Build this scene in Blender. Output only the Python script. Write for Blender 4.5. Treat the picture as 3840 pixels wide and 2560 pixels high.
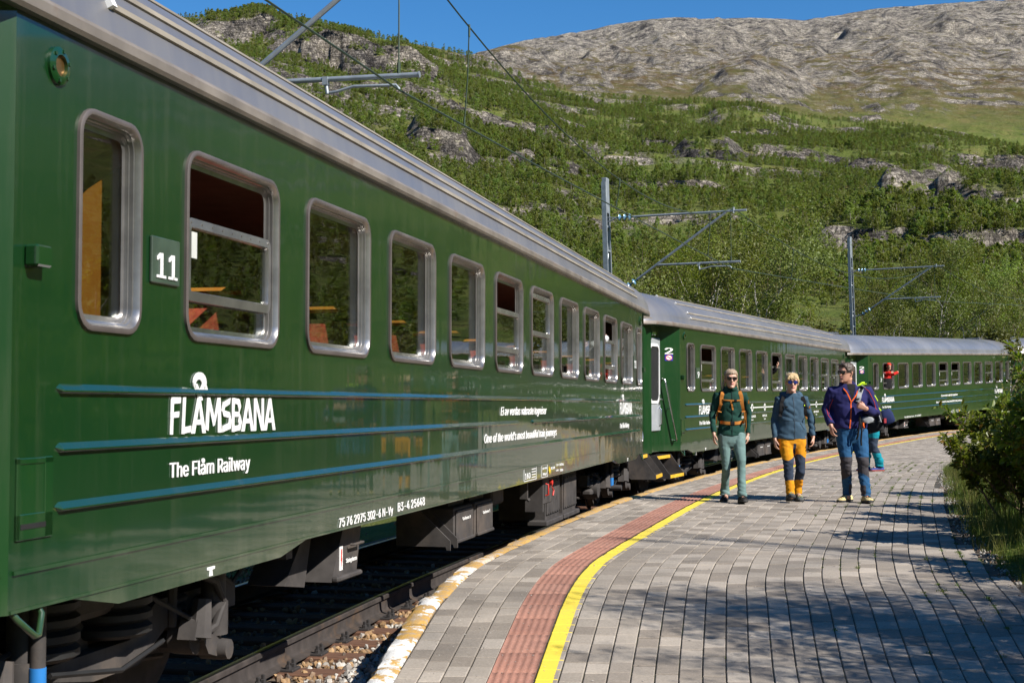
import bpy, bmesh, math, random, os
import numpy as np
from mathutils import Vector, Matrix, Quaternion
PI = math.pi
R = math.radians
random.seed(7); rng = np.random.default_rng(7)
for _o in list(bpy.data.objects): bpy.data.objects.remove(_o)
SC = bpy.context.scene
COL = SC.collection

# ---------------------------------------------------------------- camera
cam_d = bpy.data.cameras.new('camera'); cam = bpy.data.objects.new('camera', cam_d); COL.objects.link(cam)
cam.location = (0, 0, 1.25); cam.rotation_euler = (R(90) + math.atan(238 / 5333.3), 0, 0)
cam_d.lens = 50; cam_d.sensor_width = 36; cam_d.clip_start = 0.1; cam_d.clip_end = 12000
cam_d.dof.use_dof = True; cam_d.dof.focus_distance = 18.0; cam_d.dof.aperture_fstop = 9.0
SC.camera = cam
# ---------------------------------------------------------------- sky, sun, exposure
EL = R(40); SAZ = R(126)                      # sun elevation, compass bearing from +Y (clockwise)
wd = bpy.data.worlds.new('World'); SC.world = wd; wd.use_nodes = True
_n = wd.node_tree.nodes; _bg = _n['Background']
_sk = _n.new('ShaderNodeTexSky'); _sk.sky_type = 'NISHITA'; _sk.sun_disc = False
_sk.sun_elevation = EL; _sk.sun_rotation = SAZ; _sk.altitude = 900; _sk.air_density = 1.0; _sk.dust_density = 0.0; _sk.ozone_density = 5.0
wd.node_tree.links.new(_sk.outputs[0], _bg.inputs[0]); _bg.inputs[1].default_value = 0.085
_hs = _n.new('ShaderNodeHueSaturation'); _hs.inputs['Saturation'].default_value = 1.25; _hs.inputs['Value'].default_value = 0.95; wd.node_tree.links.new(_sk.outputs[0], _hs.inputs['Color']); wd.node_tree.links.new(_hs.outputs[0], _bg.inputs[0])
_sd = Vector((math.sin(SAZ) * math.cos(EL), math.cos(SAZ) * math.cos(EL), math.sin(EL)))
sun_d = bpy.data.lights.new('sun', 'SUN'); sun = bpy.data.objects.new('sun', sun_d); COL.objects.link(sun)
sun_d.energy = 4.6; sun_d.angle = R(0.53); sun_d.color = (1.0, 0.945, 0.87)
sun.rotation_euler = _sd.to_track_quat('Z', 'Y').to_euler(); sun.location = _sd * 50
SC.view_settings.view_transform = 'Standard'; SC.view_settings.look = 'None'
SC.view_settings.exposure = 0.75; SC.view_settings.gamma = 1.0; SC.view_settings.use_curve_mapping = False
SC.render.engine = 'CYCLES'
SC.cycles.max_bounces = 6; SC.cycles.transparent_max_bounces = 12; SC.cycles.caustics_reflective = False; SC.cycles.caustics_refractive = False

# ---------------------------------------------------------------- helpers
class MB:
    """collects shapes; build() links them as ONE mesh object"""
    def __init__(s): s.v = []; s.f = []; s.m = []
    def add(s, vs, fs, m=0, M=None):
        o = len(s.v)
        if M is not None: vs = [tuple(M @ Vector(q)) for q in vs]
        s.v.extend(tuple(q) for q in vs); s.f.extend(tuple(i + o for i in q) for q in fs)
        s.m.extend([m] * len(fs) if isinstance(m, int) else m); return s
    def box(s, c, d, m=0, M=None, bev=0.0):
        x, y, z = d[0] / 2, d[1] / 2, d[2] / 2
        if bev <= 0:
            vs = [(c[0] + a * x, c[1] + b * y, c[2] + e * z) for a in (-1, 1) for b in (-1, 1) for e in (-1, 1)]
            return s.add(vs, [(0, 1, 3, 2), (4, 6, 7, 5), (0, 4, 5, 1), (2, 3, 7, 6), (0, 2, 6, 4), (1, 5, 7, 3)], m, M)
        b = min(bev, x * .9, y * .9, z * .9); rings = []
        for zz, ins in ((-z, b), (-z + b, 0), (z - b, 0), (z, b)):
            X, Y = x - ins, y - ins
            rings.append([(c[0] + q[0], c[1] + q[1], c[2] + zz) for q in
                          ((-X + b - ins * .6, -Y), (X - b + ins * .6, -Y), (X, -Y + b - ins * .6), (X, Y - b + ins * .6), (X - b + ins * .6, Y), (-X + b - ins * .6, Y), (-X, Y - b + ins * .6), (-X, -Y + b - ins * .6))])
        return s.loft(rings, m, M=M)
    def loft(s, rings, m=0, cap=True, closed=True, M=None):
        n = len(rings[0]); vs = [q for r in rings for q in r]; fs = []
        for i in range(len(rings) - 1):
            for j in range(n if closed else n - 1):
                k = (j + 1) % n
                fs.append((i * n + j, i * n + k, (i + 1) * n + k, (i + 1) * n + j))
        if cap and closed:
            fs.append(tuple(range(n - 1, -1, -1))); fs.append(tuple((len(rings) - 1) * n + j for j in range(n)))
        return s.add(vs, fs, m, M)
    def tube(s, pts, r, n=8, m=0, cap=True, M=None, sq=1.0):
        pts = [Vector(p) for p in pts]; rings = []; up = None
        for i, p in enumerate(pts):
            t = (pts[min(i + 1, len(pts) - 1)] - pts[max(i - 1, 0)]).normalized()
            if up is None:
                up = Vector((0, 0, 1)) if abs(t.z) < .9 else Vector((1, 0, 0))
            u = t.cross(up); u.normalize(); w = u.cross(t); up = w
            rr = r[i] if isinstance(r, (list, tuple)) else r
            rings.append([tuple(p + (u * math.cos(2 * PI * k / n) + w * (sq * math.sin(2 * PI * k / n))) * rr) for k in range(n)])
        return s.loft(rings, m, cap, M=M)
    def lathe(s, prof, c, axis='z', n=20, m=0, M=None):
        """prof: (radius, height) list along the axis"""
        rings = []
        for r, h in prof:
            ring = []
            for k in range(n):
                a, b = r * math.cos(2 * PI * k / n), r * math.sin(2 * PI * k / n)
                ring.append({'z': (c[0] + a, c[1] + b, c[2] + h), 'y': (c[0] + b, c[1] + h, c[2] + a), 'x': (c[0] + h, c[1] + a, c[2] + b)}[axis])
            rings.append(ring)
        return s.loft(rings, m, M=M)
    def prism(s, poly, d0, d1, f, m=0):
        """poly: 2D points; f(a, b, d) -> 3D"""
        n = len(poly)
        vs = [f(a, b, d0) for a, b in poly] + [f(a, b, d1) for a, b in poly]
        return s.add(vs, [tuple(range(n - 1, -1, -1)), tuple(range(n, 2 * n))] + [(i, (i + 1) % n, n + (i + 1) % n, n + i) for i in range(n)], m)
    def mesh(s, name, mats, smooth=None):
        me = bpy.data.meshes.new(name); me.from_pydata(s.v, [], s.f)
        for q in (mats if isinstance(mats, (list, tuple)) else [mats]): me.materials.append(q)
        me.polygons.foreach_set('material_index', s.m)
        bm = bmesh.new(); bm.from_mesh(me); bmesh.ops.recalc_face_normals(bm, faces=bm.faces); bm.to_mesh(me); bm.free()
        if smooth is not None:
            me.polygons.foreach_set('use_smooth', [True] * len(me.polygons))
            if smooth < 179: me.set_sharp_from_angle(angle=R(smooth))
        me.update(); return me
    def build(s, name, mats, parent=None, smooth=None):
        return link(name, s.mesh(name, mats, smooth), parent)

def link(name, me, parent=None):
    o = bpy.data.objects.new(name, me); COL.objects.link(o)
    if parent is not None: o.parent = parent
    return o
def raw_mesh(name, V, F, mats, mi=None, smooth=False):
    """numpy vertices (n,3), faces (m,k) with one k"""
    V = np.asarray(V, dtype=np.float32); F = np.asarray(F, dtype=np.int32); k = F.shape[1]
    me = bpy.data.meshes.new(name); me.vertices.add(len(V)); me.vertices.foreach_set('co', V.ravel())
    me.loops.add(F.size); me.loops.foreach_set('vertex_index', F.ravel())
    me.polygons.add(len(F)); me.polygons.foreach_set('loop_start', np.arange(0, F.size, k, dtype=np.int32))
    try: me.polygons.foreach_set('loop_total', np.full(len(F), k, dtype=np.int32))
    except Exception: pass
    for q in (mats if isinstance(mats, (list, tuple)) else [mats]): me.materials.append(q)
    if mi is not None: me.polygons.foreach_set('material_index', np.asarray(mi, dtype=np.int32))
    me.polygons.foreach_set('use_smooth', np.full(len(F), smooth, dtype=bool))
    me.update(calc_edges=True); me.validate(); return me
def tag(o, label=None, cat=None, group=None, kind=None):
    if label: o['label'] = label
    if cat: o['category'] = cat
    if group: o['group'] = group
    if kind: o['kind'] = kind
    return o
def thing(name, loc, rz=0.0, label=None, cat=None, group=None, kind=None):
    o = bpy.data.objects.new(name, None); COL.objects.link(o); o.empty_display_size = .2
    o.location = loc; o.rotation_euler = (0, 0, rz); return tag(o, label, cat, group, kind)

# ---- numpy value noise
def _hash(i, j, k, s):
    n = (i.astype(np.int64) * 374761393 + j.astype(np.int64) * 668265263 + k.astype(np.int64) * 2147483647 + s * 974634599) & 0xffffffff
    n = ((n ^ (n >> 13)) * 1274126177) & 0xffffffff; n = ((n ^ (n >> 15)) * 2246822519) & 0xffffffff
    return ((n ^ (n >> 16)) & 0xffff) / 65535.0
def vn2(x, y, s=0):
    i, j = np.floor(x), np.floor(y); u, v = x - i, y - j; u = u * u * (3 - 2 * u); v = v * v * (3 - 2 * v); k = np.zeros_like(i)
    a, b, c, d = _hash(i, j, k, s), _hash(i + 1, j, k, s), _hash(i, j + 1, k, s), _hash(i + 1, j + 1, k, s)
    return (a * (1 - u) + b * u) * (1 - v) + (c * (1 - u) + d * u) * v
def fbm(x, y, s=0, o=4):
    t = 0; a = .5; n = 0
    for q in range(o): t = t + a * vn2(x * 2 ** q + 17.3 * q, y * 2 ** q - 9.1 * q, s + q); n += a; a *= .5
    return t / n
def vn3(x, y, z, s=0):
    i, j, k = np.floor(x), np.floor(y), np.floor(z); u, v, w = x - i, y - j, z - k
    u = u * u * (3 - 2 * u); v = v * v * (3 - 2 * v); w = w * w * (3 - 2 * w); r = 0
    for a in (0, 1):
        for b in (0, 1):
            for c in (0, 1):
                r = r + _hash(i + a, j + b, k + c, s) * (u if a else 1 - u) * (v if b else 1 - v) * (w if c else 1 - w)
    return r
def sstep(a, b, x):
    t = np.clip((x - a) / (b - a), 0, 1); return t * t * (3 - 2 * t)

# ---------------------------------------------------------------- materials
class NT:
    def __init__(s, m): s.nt = m.node_tree; s.n = m.node_tree.nodes; s.l = m.node_tree.links
    def new(s, t, **kw):
        q = s.n.new(t)
        for k, v in kw.items():
            if k.startswith('_'): setattr(q, k[1:], v)
            else: q.inputs[k.replace('__', ' ')].default_value = v
        return q
    def link(s, a, b): s.l.new(a, b)
    def coord(s, kind='Object', scale=(1, 1, 1)):
        c = s.new('ShaderNodeTexCoord'); mp = s.new('ShaderNodeMapping'); mp.inputs['Scale'].default_value = scale
        s.link(c.outputs[kind], mp.inputs[0]); return mp.outputs[0]
    def noise(s, vec, scale, detail=4, rough=.55):
        q = s.new('ShaderNodeTexNoise', Scale=scale, Detail=detail, Roughness=rough); s.link(vec, q.inputs['Vector']); return q.outputs['Fac']
    def ramp(s, fac, stops, interp='LINEAR'):
        q = s.new('ShaderNodeValToRGB'); q.color_ramp.interpolation = interp; e = q.color_ramp.elements
        while len(e) < len(stops): e.new(.5)
        for k, (p, c) in enumerate(stops):
            e[k].position = p; e[k].color = (c[0], c[1], c[2], 1) if isinstance(c, (tuple, list)) else (c, c, c, 1)
        s.link(fac, q.inputs[0]); return q.outputs[0]
    def mix(s, fac, a, b, mode='MIX'):
        q = s.n.new('ShaderNodeMix'); q.data_type = 'RGBA'; q.blend_type = mode
        for val, soc in ((fac, q.inputs[0]), (a, q.inputs[6]), (b, q.inputs[7])):
            if isinstance(val, (int, float)): soc.default_value = val
            elif isinstance(val, tuple): soc.default_value = (val[0], val[1], val[2], 1)
            else: s.link(val, soc)
        return q.outputs[2]
    def math(s, op, a, b=0.0, clamp=False):
        q = s.n.new('ShaderNodeMath'); q.operation = op; q.use_clamp = clamp
        for val, soc in ((a, q.inputs[0]), (b, q.inputs[1])):
            if isinstance(val, (int, float)): soc.default_value = val
            else: s.link(val, soc)
        return q.outputs[0]
    def bump(s, h, strength=.3, dist=.02):
        q = s.new('ShaderNodeBump', Strength=strength, Distance=dist); s.link(h, q.inputs['Height']); return q.outputs[0]
def mat0(name):
    m = bpy.data.materials.new(name); m.use_nodes = True; nt = NT(m); return m, nt, nt.n['Principled BSDF']
def pm(name, col, rough=.6, metal=0.0, var=.25, vs=6.0, bump=0.0, bs=30.0, bd=.004, spec=.5, col2=None, coat=0.0, dirt=None, ds=2.0, dth=(.52, .7), stretch=(1, 1, 1)):
    """principled with procedural colour variation, optional dirt patches and bump"""
    m, t, b = mat0(name); v = t.coord('Object', stretch)
    n = t.noise(v, vs, 5)
    c2 = col2 if col2 else tuple(min(1, q * (1 - var)) for q in col)
    c1 = col if col2 else tuple(min(1, q * (1 + var)) for q in col)
    c = t.ramp(n, [(.3, c2), (.7, c1)])
    if dirt is not None:
        d = t.ramp(t.noise(v, ds, 6, .65), [(dth[0], 0), (dth[1], 1)]); c = t.mix(d, c, dirt)
    t.link(c, b.inputs['Base Color']); b.inputs['Roughness'].default_value = rough; b.inputs['Metallic'].default_value = metal
    b.inputs['Specular IOR Level'].default_value = spec
    if coat: b.inputs['Coat Weight'].default_value = coat; b.inputs['Coat Roughness'].default_value = .05
    if bump: t.link(t.bump(t.noise(v, bs, 5, .6), bump, bd), b.inputs['Normal'])
    return m
def leafmat(name, c1, c2, trans=.35, rough=.5, rnd=True, vs=1.3):
    m, t, b = mat0(name)
    v = t.coord('Object'); n = t.noise(v, vs, 3); c = t.ramp(n, [(.3, c1), (.7, c2)])
    if rnd:
        oi = t.new('ShaderNodeObjectInfo'); h = t.new('ShaderNodeHueSaturation')
        t.link(t.math('ADD', t.math('MULTIPLY', oi.outputs['Random'], .05), .465), h.inputs['Hue'])
        t.link(t.math('ADD', t.math('MULTIPLY', oi.outputs['Random'], .5), .75), h.inputs['Value']); t.link(c, h.inputs['Color']); c = h.outputs[0]
    t.link(c, b.inputs['Base Color']); b.inputs['Roughness'].default_value = rough; b.inputs['Specular IOR Level'].default_value = .35
    tr = t.new('ShaderNodeBsdfTranslucent'); t.link(t.mix(1.0, c, (1.0, 1.0, .45), 'MULTIPLY'), tr.inputs[0])
    mx = t.new('ShaderNodeMixShader'); mx.inputs[0].default_value = trans; t.link(b.outputs[0], mx.inputs[1]); t.link(tr.outputs[0], mx.inputs[2])
    t.link(mx.outputs[0], t.n['Material Output'].inputs[0]); return m

# ---------------------------------------------------------------- layout shared by several builders
def zplat(y): return 1.25 - np.interp(y, [0, 6, 8.5, 10, 12, 14.5, 17, 20, 25, 40, 46, 60, 80], [2.0, 1.78, 1.58, 1.43, 1.33, 1.28, 1.24, 1.21, 1.2, 1.2, 1.15, 1.0, .5])
RAIL = -.43
P_COACH = 1.63
_poses = [((-1.4551, 7.4311), .22042, 0.0, 0.0), ((3.9719, 28.7561), .39407, .03, -.010), ((13.4426, 50.716), .58661, .46, -.029)]
COACH = []                                     # axis mid point, heading, height, pitch
HW = 1.5
for (bx, by), a, dz, pt in _poses:
    d = Vector((math.sin(a), math.cos(a))); lft = Vector((-math.cos(a), math.sin(a)))
    COACH.append((Vector((bx, by)) + d * (4.53 * P_COACH - .15) + lft * HW, a, dz, pt))
_m3, _a3 = COACH[2][0], COACH[2][1]
_a4 = _a3 + .18
COACH.append((_m3 + Vector((math.sin(_a3), math.cos(_a3))) * 11.4 + Vector((math.sin(_a4), math.cos(_a4))) * 11.6, _a4, 1.35, -.045))
# track centre line through the coaches
def _track():
    P = []; a1 = COACH[0][1]
    m = [(c[0] + Vector((-math.cos(c[1]), math.sin(c[1]))) * .14, c[1], RAIL + c[2]) for c in COACH]
    a, p = m[0][1], m[0][0].copy(); back = []
    for k in range(60):
        back.append((p.x, p.y, RAIL)); a -= 1 / 150.0; p = p - Vector((math.sin(a), math.cos(a)))
    P = back[::-1]
    for k in range(len(m) - 1):
        (p0, a0, z0), (p1, a1, z1) = m[k], m[k + 1]; L = (p1 - p0).length
        t0 = Vector((math.sin(a0), math.cos(a0))) * L; t1 = Vector((math.sin(a1), math.cos(a1))) * L
        for q in range(1, 25):
            t = q / 24; h = (2 * t ** 3 - 3 * t * t + 1, t ** 3 - 2 * t * t + t, -2 * t ** 3 + 3 * t * t, t ** 3 - t * t)
            p = p0 * h[0] + t0 * h[1] + p1 * h[2] + t1 * h[3]; P.append((p.x, p.y, z0 + (z1 - z0) * t))
    a, p, z = m[-1][1], m[-1][0].copy(), m[-1][2]
    for k in range(60):
        a += 1 / 130.0; p = p + Vector((math.sin(a), math.cos(a))); z += .04; P.append((p.x, p.y, z))
    return np.array(P)
TRACK = _track()
_td = np.gradient(TRACK[:, :2], axis=0); _td /= np.linalg.norm(_td, axis=1)[:, None]
_ts = np.concatenate([[0], np.cumsum(np.linalg.norm(np.diff(TRACK[:, :2], axis=0), axis=1))])
def track_at(s, off=0.0, dz=0.0):
    x, y, z = (np.interp(s, _ts, TRACK[:, k]) for k in range(3)); dx, dy = np.interp(s, _ts, _td[:, 0]), np.interp(s, _ts, _td[:, 1])
    n = math.hypot(dx, dy); dx, dy = dx / n, dy / n
    return Vector((x + dy * off, y - dx * off, z + dz)), math.atan2(dx, dy)
def lateral(x, y):
    """signed distance to the right of the track, rail height there"""
    sh = x.shape; x, y = x.ravel(), y.ravel(); best = np.full(x.shape, 1e18); lat = np.zeros(x.shape); z = np.zeros(x.shape)
    for k in range(0, len(TRACK), 1):
        dx, dy = x - TRACK[k, 0], y - TRACK[k, 1]; d = dx * dx + dy * dy; w = d < best
        best[w] = d[w]; lat[w] = (dx * _td[k, 1] - dy * _td[k, 0])[w]; z[w] = TRACK[k, 2]
    return lat.reshape(sh), np.sqrt(best).reshape(sh), z.reshape(sh)
# paving guide curves: kerb outer face, yellow line, right edge, as x at a given y
_YL = np.array([(-.1, 5.5), (.0, 7), (.12, 8.28), (.23, 9.2), (.32, 9.9), (.44, 10.92), (.6, 11.8), (.83, 12.75), (1.24, 14.2), (1.77, 16.13), (2.29, 18.01), (2.89, 20.04), (3.51, 22.06), (4.33, 24.65), (6.05, 29.75), (7.75, 34.2), (10.49, 41.0), (14.0, 48.6), (17.6, 55.3), (22.5, 63), (30, 72.5)])
_KO = np.array([(-1.05, 5.5), (-.95, 7), (-.86, 8.28), (-.76, 9.3), (-.7, 9.9), (-.64, 10.6), (-.5, 11.6), (-.32, 12.4), (-.08, 13.33), (.2, 14.4), (.43, 15.32), (1.07, 17.5), (1.72, 19.65), (2.52, 22.2), (3.68, 25.7), (5.54, 31), (7.53, 36.2), (9.14, 40.2), (12.4, 47.6), (15.9, 54.5), (20.6, 62.0), (28, 71.5)])
_RB = np.array([(2.95, 5.5), (3.2, 7), (3.42, 8.5), (3.84, 10.91), (4.21, 13.12), (4.86, 15.82), (5.41, 17.85), (6.94, 23.12), (8.1, 26.89), (10.5, 33.2), (13.8, 40.4), (17.3, 47), (21.2, 53.4), (26.2, 60.4), (33.5, 69.5)])
def _smooth(g):
    y = np.linspace(g[0, 1], g[-1, 1], 600); x = np.interp(y, g[:, 1], g[:, 0])
    for q in range(30): x[1:-1] = .25 * x[:-2] + .5 * x[1:-1] + .25 * x[2:]
    return x, y
_yl, _ko, _rb = _smooth(_YL), _smooth(_KO), _smooth(_RB)
x_yl = lambda y: np.interp(y, _yl[1], _yl[0]); x_ko = lambda y: np.interp(y, _ko[1], _ko[0]); x_rb = lambda y: np.interp(y, _rb[1], _rb[0])
# ================================================================ ground, hills, sky
F_PX = 3266.7
def _az(px): return math.atan((px - 1176) / F_PX)
_sk1 = [(-900, 130), (-300, 60), (0, 40), (200, 30), (390, 24), (440, 31), (480, 36), (520, 30), (560, 19), (590, 17), (640, 31), (700, 47), (760, 60), (820, 72), (880, 82), (950, 92), (1000, 100), (1050, 112), (1090, 125), (1150, 152), (1200, 172), (1270, 196), (1330, 213), (1400, 222), (1500, 230), (1640, 234), (1720, 240), (1800, 252), (1900, 272), (2000, 280), (2100, 292), (2200, 312), (2352, 335), (2700, 380), (3200, 300)]
_sk2 = [(-900, 200), (900, 200), (1000, 150), (1080, 121), (1150, 101), (1220, 83), (1320, 66), (1420, 49), (1500, 38), (1560, 33), (1640, 33), (1750, 35), (1850, 39), (1900, 28), (2000, 16), (2080, 6), (2150, 0), (2352, -12), (2700, -40), (3200, 60)]
_A1 = np.array([_az(p) for p, q in _sk1]); _E1 = np.array([(930 - q) / F_PX * math.cos(_az(p)) for p, q in _sk1])
_A2 = np.array([_az(p) for p, q in _sk2]); _E2 = np.array([(930 - q) / F_PX * math.cos(_az(p)) for p, q in _sk2])
# rock steps: bearing range (px), distance, height, wobble
CLIFFS = [(1880, 2110, 332, 6.5, 8), (2085, 2600, 324, 8.5, 8), (2030, 2230, 452, 10, 9), (2190, 2600, 444, 11, 10), (1900, 2600, 350, 4, 8), (1380, 1690, 470, 6, 8), (950, 1080, 455, 9, 8), (1180, 1330, 470, 6, 8), (1560, 1700, 560, 8, 8), (1960, 2200, 560, 6, 9), (700, 1010, 655, 12, 14), (850, 1290, 610, 10, 12), (450, 640, 700, 13, 10),
          (620, 850, 660, 12, 10), (1480, 1560, 640, 6, 8), (1100, 1300, 385, 5, 7), (1240, 1420, 545, 5, 8), (1640, 1800, 700, 6, 8), (1700, 1980, 600, 5, 10), (2100, 2400, 640, 7, 12), (1400, 1720, 395, 3.5, 6)]
CLIFFS2 = [(1610, 1760, 1082, 9, 14), (1660, 1800, 1100, 12, 14), (1700, 1850, 1122, 10, 14), (1640, 1840, 1150, 9, 16), (1490, 1640, 1250, 9, 20), (1400, 1480, 1200, 8, 20), (1360, 1530, 1330, 14, 40), (1540, 1660, 1360, 15, 40), (1950, 2080, 1780, 20, 40), (2170, 2420, 1730, 26, 50), (1300, 1400, 1120, 10, 40), (1850, 1960, 1300, 9, 40), (2000, 2200, 1200, 8, 40), (1650, 1800, 1820, 12, 40), (1450, 1600, 1900, 14, 40), (1120, 1260, 1250, 16, 30), (1240, 1330, 1480, 16, 30), (1760, 1900, 1500, 16, 40), (1500, 1700, 1650, 20, 40), (2050, 2250, 1450, 12, 40)]
def height(x, y):
    r = np.hypot(x, y); az = np.arctan2(x, y)
    lat, dist, rz = np.zeros_like(r), np.full_like(r, 1e3), np.full_like(r, RAIL)
    near = r < 150
    if near.any():
        a, b, c = lateral(x[near], y[near]); lat[near], dist[near], rz[near] = a, b, c
    # --- valley floor beside the track
    left = np.interp(-lat, [1.2, 3.4, 5.2, 9, 20, 60], [-.62, -.62, -1.0, -1.2, -.9, 1.5])
    zp = zplat(np.clip(y, 0, 80)); onp = np.clip(x - x_rb(np.clip(y, 5.5, 70)), -3, 60)
    right = np.where(onp < -.2, rz - .62, zp + np.interp(onp, [-.2, 0, .4, 2.5, 8, 20, 60], [-.5, -.03, .03, .25, .9, 2.2, 5.0]))
    w = sstep(.9, 1.5, lat); hn = np.where(y > 3, (rz + left) * (1 - w) + right * w, np.where(lat > 0, zp + np.interp(lat, [1.2, 1.6, 8, 20, 60], [-.3, -.05, .5, 2, 5]), rz + left))
    hn = hn + (fbm(x / 1.7, y / 1.7, 3) - .5) * .16 * sstep(2.0, 4, np.abs(lat)) * np.where((onp < 0) & (lat > 0), 0, 1)
    # --- hillside as seen beyond
    fr = np.abs(az) < R(40)
    e1 = np.interp(az, _A1, _E1); e2 = np.interp(az, _A2, _E2)
    back = sstep(R(24), R(60), np.abs(az)); e1 = e1 * (1 - back) + .24 * back; e2 = e2 * (1 - back) + .26 * back
    rw = r * (1 + .10 * (fbm(x / 210, y / 210, 5) - .5))
    r1 = np.interp(az, [_az(300), _az(1100), _az(1600), _az(2352)], [760, 900, 880, 800])
    q = rw / r1
    e = e1 * np.interp(q, [.04, .075, .15, .24, .38, .58, .82, 1.0], [-.05, .0, .14, .32, .52, .73, .90, 1.0])
    ridge = az < _az(1090)
    far = np.clip((rw - r1) / (2250 - r1), 0, 1.3)
    e = np.where(q > 1, np.where(ridge, e1 - .06 * np.clip(q - 1, 0, 3), e1 - .012 * sstep(0, .05, far) * (1 - sstep(.05, .3, far)) + (e2 - e1) * np.clip(far, 0, 1) ** .85 - .05 * np.clip(far - 1, 0, 1)), e)
    # far mountain also stands behind the end of the left ridge
    e = np.where(ridge & (far > .55), np.maximum(e, e2 - .25 * (1 - sstep(.55, 1.0, far)) - .05 * np.clip(far - 1, 0, 1)), e)
    hf = 1.25 + r * e
    amp = np.interp(r, [60, 160, 400, 900, 1600, 2600], [.3, 1.2, 4.0, 5.0, 15, 22]) * np.interp(q, [0, .9, 1, 1.1, 3], [1, .8, .35, .8, 1]) * np.where(far > .9, .45, 1)
    nb = fbm(x / 95, y / 95, 11, 5) - .5; hf = hf + amp * 1.6 * nb
    rid = 1 - 2 * np.abs(fbm(x / 160, y / 160, 23, 6) - .5); hf = hf + np.where(q > 1.03, amp * 1.5 * (rid - .75), 0)
    hf = hf + np.interp(r, [100, 300, 900, 2500], [.1, .5, 1.2, 5.0]) * (fbm(x / 14, y / 14, 31, 3) - .5)
    cr = fbm(x / 48, y / 48, 83, 5); hf = hf + np.where(q > 1.02, 1, 0) * sstep(0, .12, far) * (9.0 * (np.abs(cr - .5) * -4 + .5) * sstep(.42, .6, fbm(x / 220, y / 220, 87, 3)) + 4.0 * (fbm(x / 22, y / 22, 89, 4) - .5))
    # ledges
    S = np.interp(r, [100, 400, 900, 2500], [5, 9, 14, 40.0]); ph = hf / 11.0 + 2.2 * fbm(x / 130, y / 130, 41, 3); fq = ph - np.floor(ph)
    msk = sstep(.5, .62, fbm(x / 75, y / 45, 47, 3)) * sstep(120, 200, r) * np.where(q > 1.0, .7, 1)
    hf = hf + msk * 4.5 * (sstep(0, .22, fq) - fq)
    wob = fbm(x / 23, y / 23, 53, 4) - .5; wob2 = fbm(x / 6, y / 6, 59, 3) - .5
    wobf = fbm(x / 90, y / 90, 67, 5) - .5; wobf2 = fbm(x / 28, y / 28, 69, 3) - .5
    for cl, wf in ((CLIFFS, .055), (CLIFFS2, .09)):
        if cl is CLIFFS2: wob, wob2 = wobf, wobf2
        for p0, p1, rc, hh, wb in cl:
            a0, a1 = _az(p0), _az(p1); da = (a1 - a0)
            rc2 = rc + wb * 4.0 * wob + wb * .9 * wob2
            wa = sstep(a0 - .15 * da, a0 + .2 * da, az + wob * .02) * (1 - sstep(a1 - .2 * da, a1 + .15 * da, az + wob * .02))
            tail = rc * .26
            hf = hf + hh * wa * (.75 + .9 * wob) * sstep(-wf * .12 * rc, wf * .1 * rc, r - rc2) * (1 - sstep(.0, tail, r - rc2 - .02 * rc))
    cap = 1.25 + r * np.where(far > .05, np.maximum(e1, e2), e1) * (1 + .012 * (fbm(x / 40, y / 40, 61, 4) - .55))
    hf = np.where((r > 120) & (back < .5), np.minimum(hf, cap), hf)
    b = sstep(38, 120, r)
    return hn * (1 - b) + hf * b
def build_ground():
    az = np.unique(np.concatenate([np.arange(-24, 24.01, .085), np.arange(-180, -24, 3.0), np.arange(24, 180.1, 3.0)])); az = R(1) * az
    rs = [0.0, 1.5]
    while rs[-1] < 3000:
        q = rs[-1]; rs.append(q + (.55 if q < 60 else (max(.9, q * .0085) if q < 850 or q > 2350 else 4.6)))
    rs = np.array(rs[1:]); A, RR = np.meshgrid(az, rs); X, Y = RR * np.sin(A), RR * np.cos(A); Z = height(X, Y)
    nr, na = A.shape; V = np.stack([X.ravel(), Y.ravel(), Z.ravel()], 1)
    i, j = np.meshgrid(np.arange(nr - 1), np.arange(na - 1), indexing='ij'); a = (i * na + j).ravel()
    F = np.stack([a, a + 1, a + na + 1, a + na], 1)
    V = np.concatenate([V, [[0, 0, float(Z[0].mean())]]]); me = raw_mesh('ground', V, F[:, ::-1], ground_mat(), smooth=True)
    o = link('ground', me); tag(o, kind='structure'); return o
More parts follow.
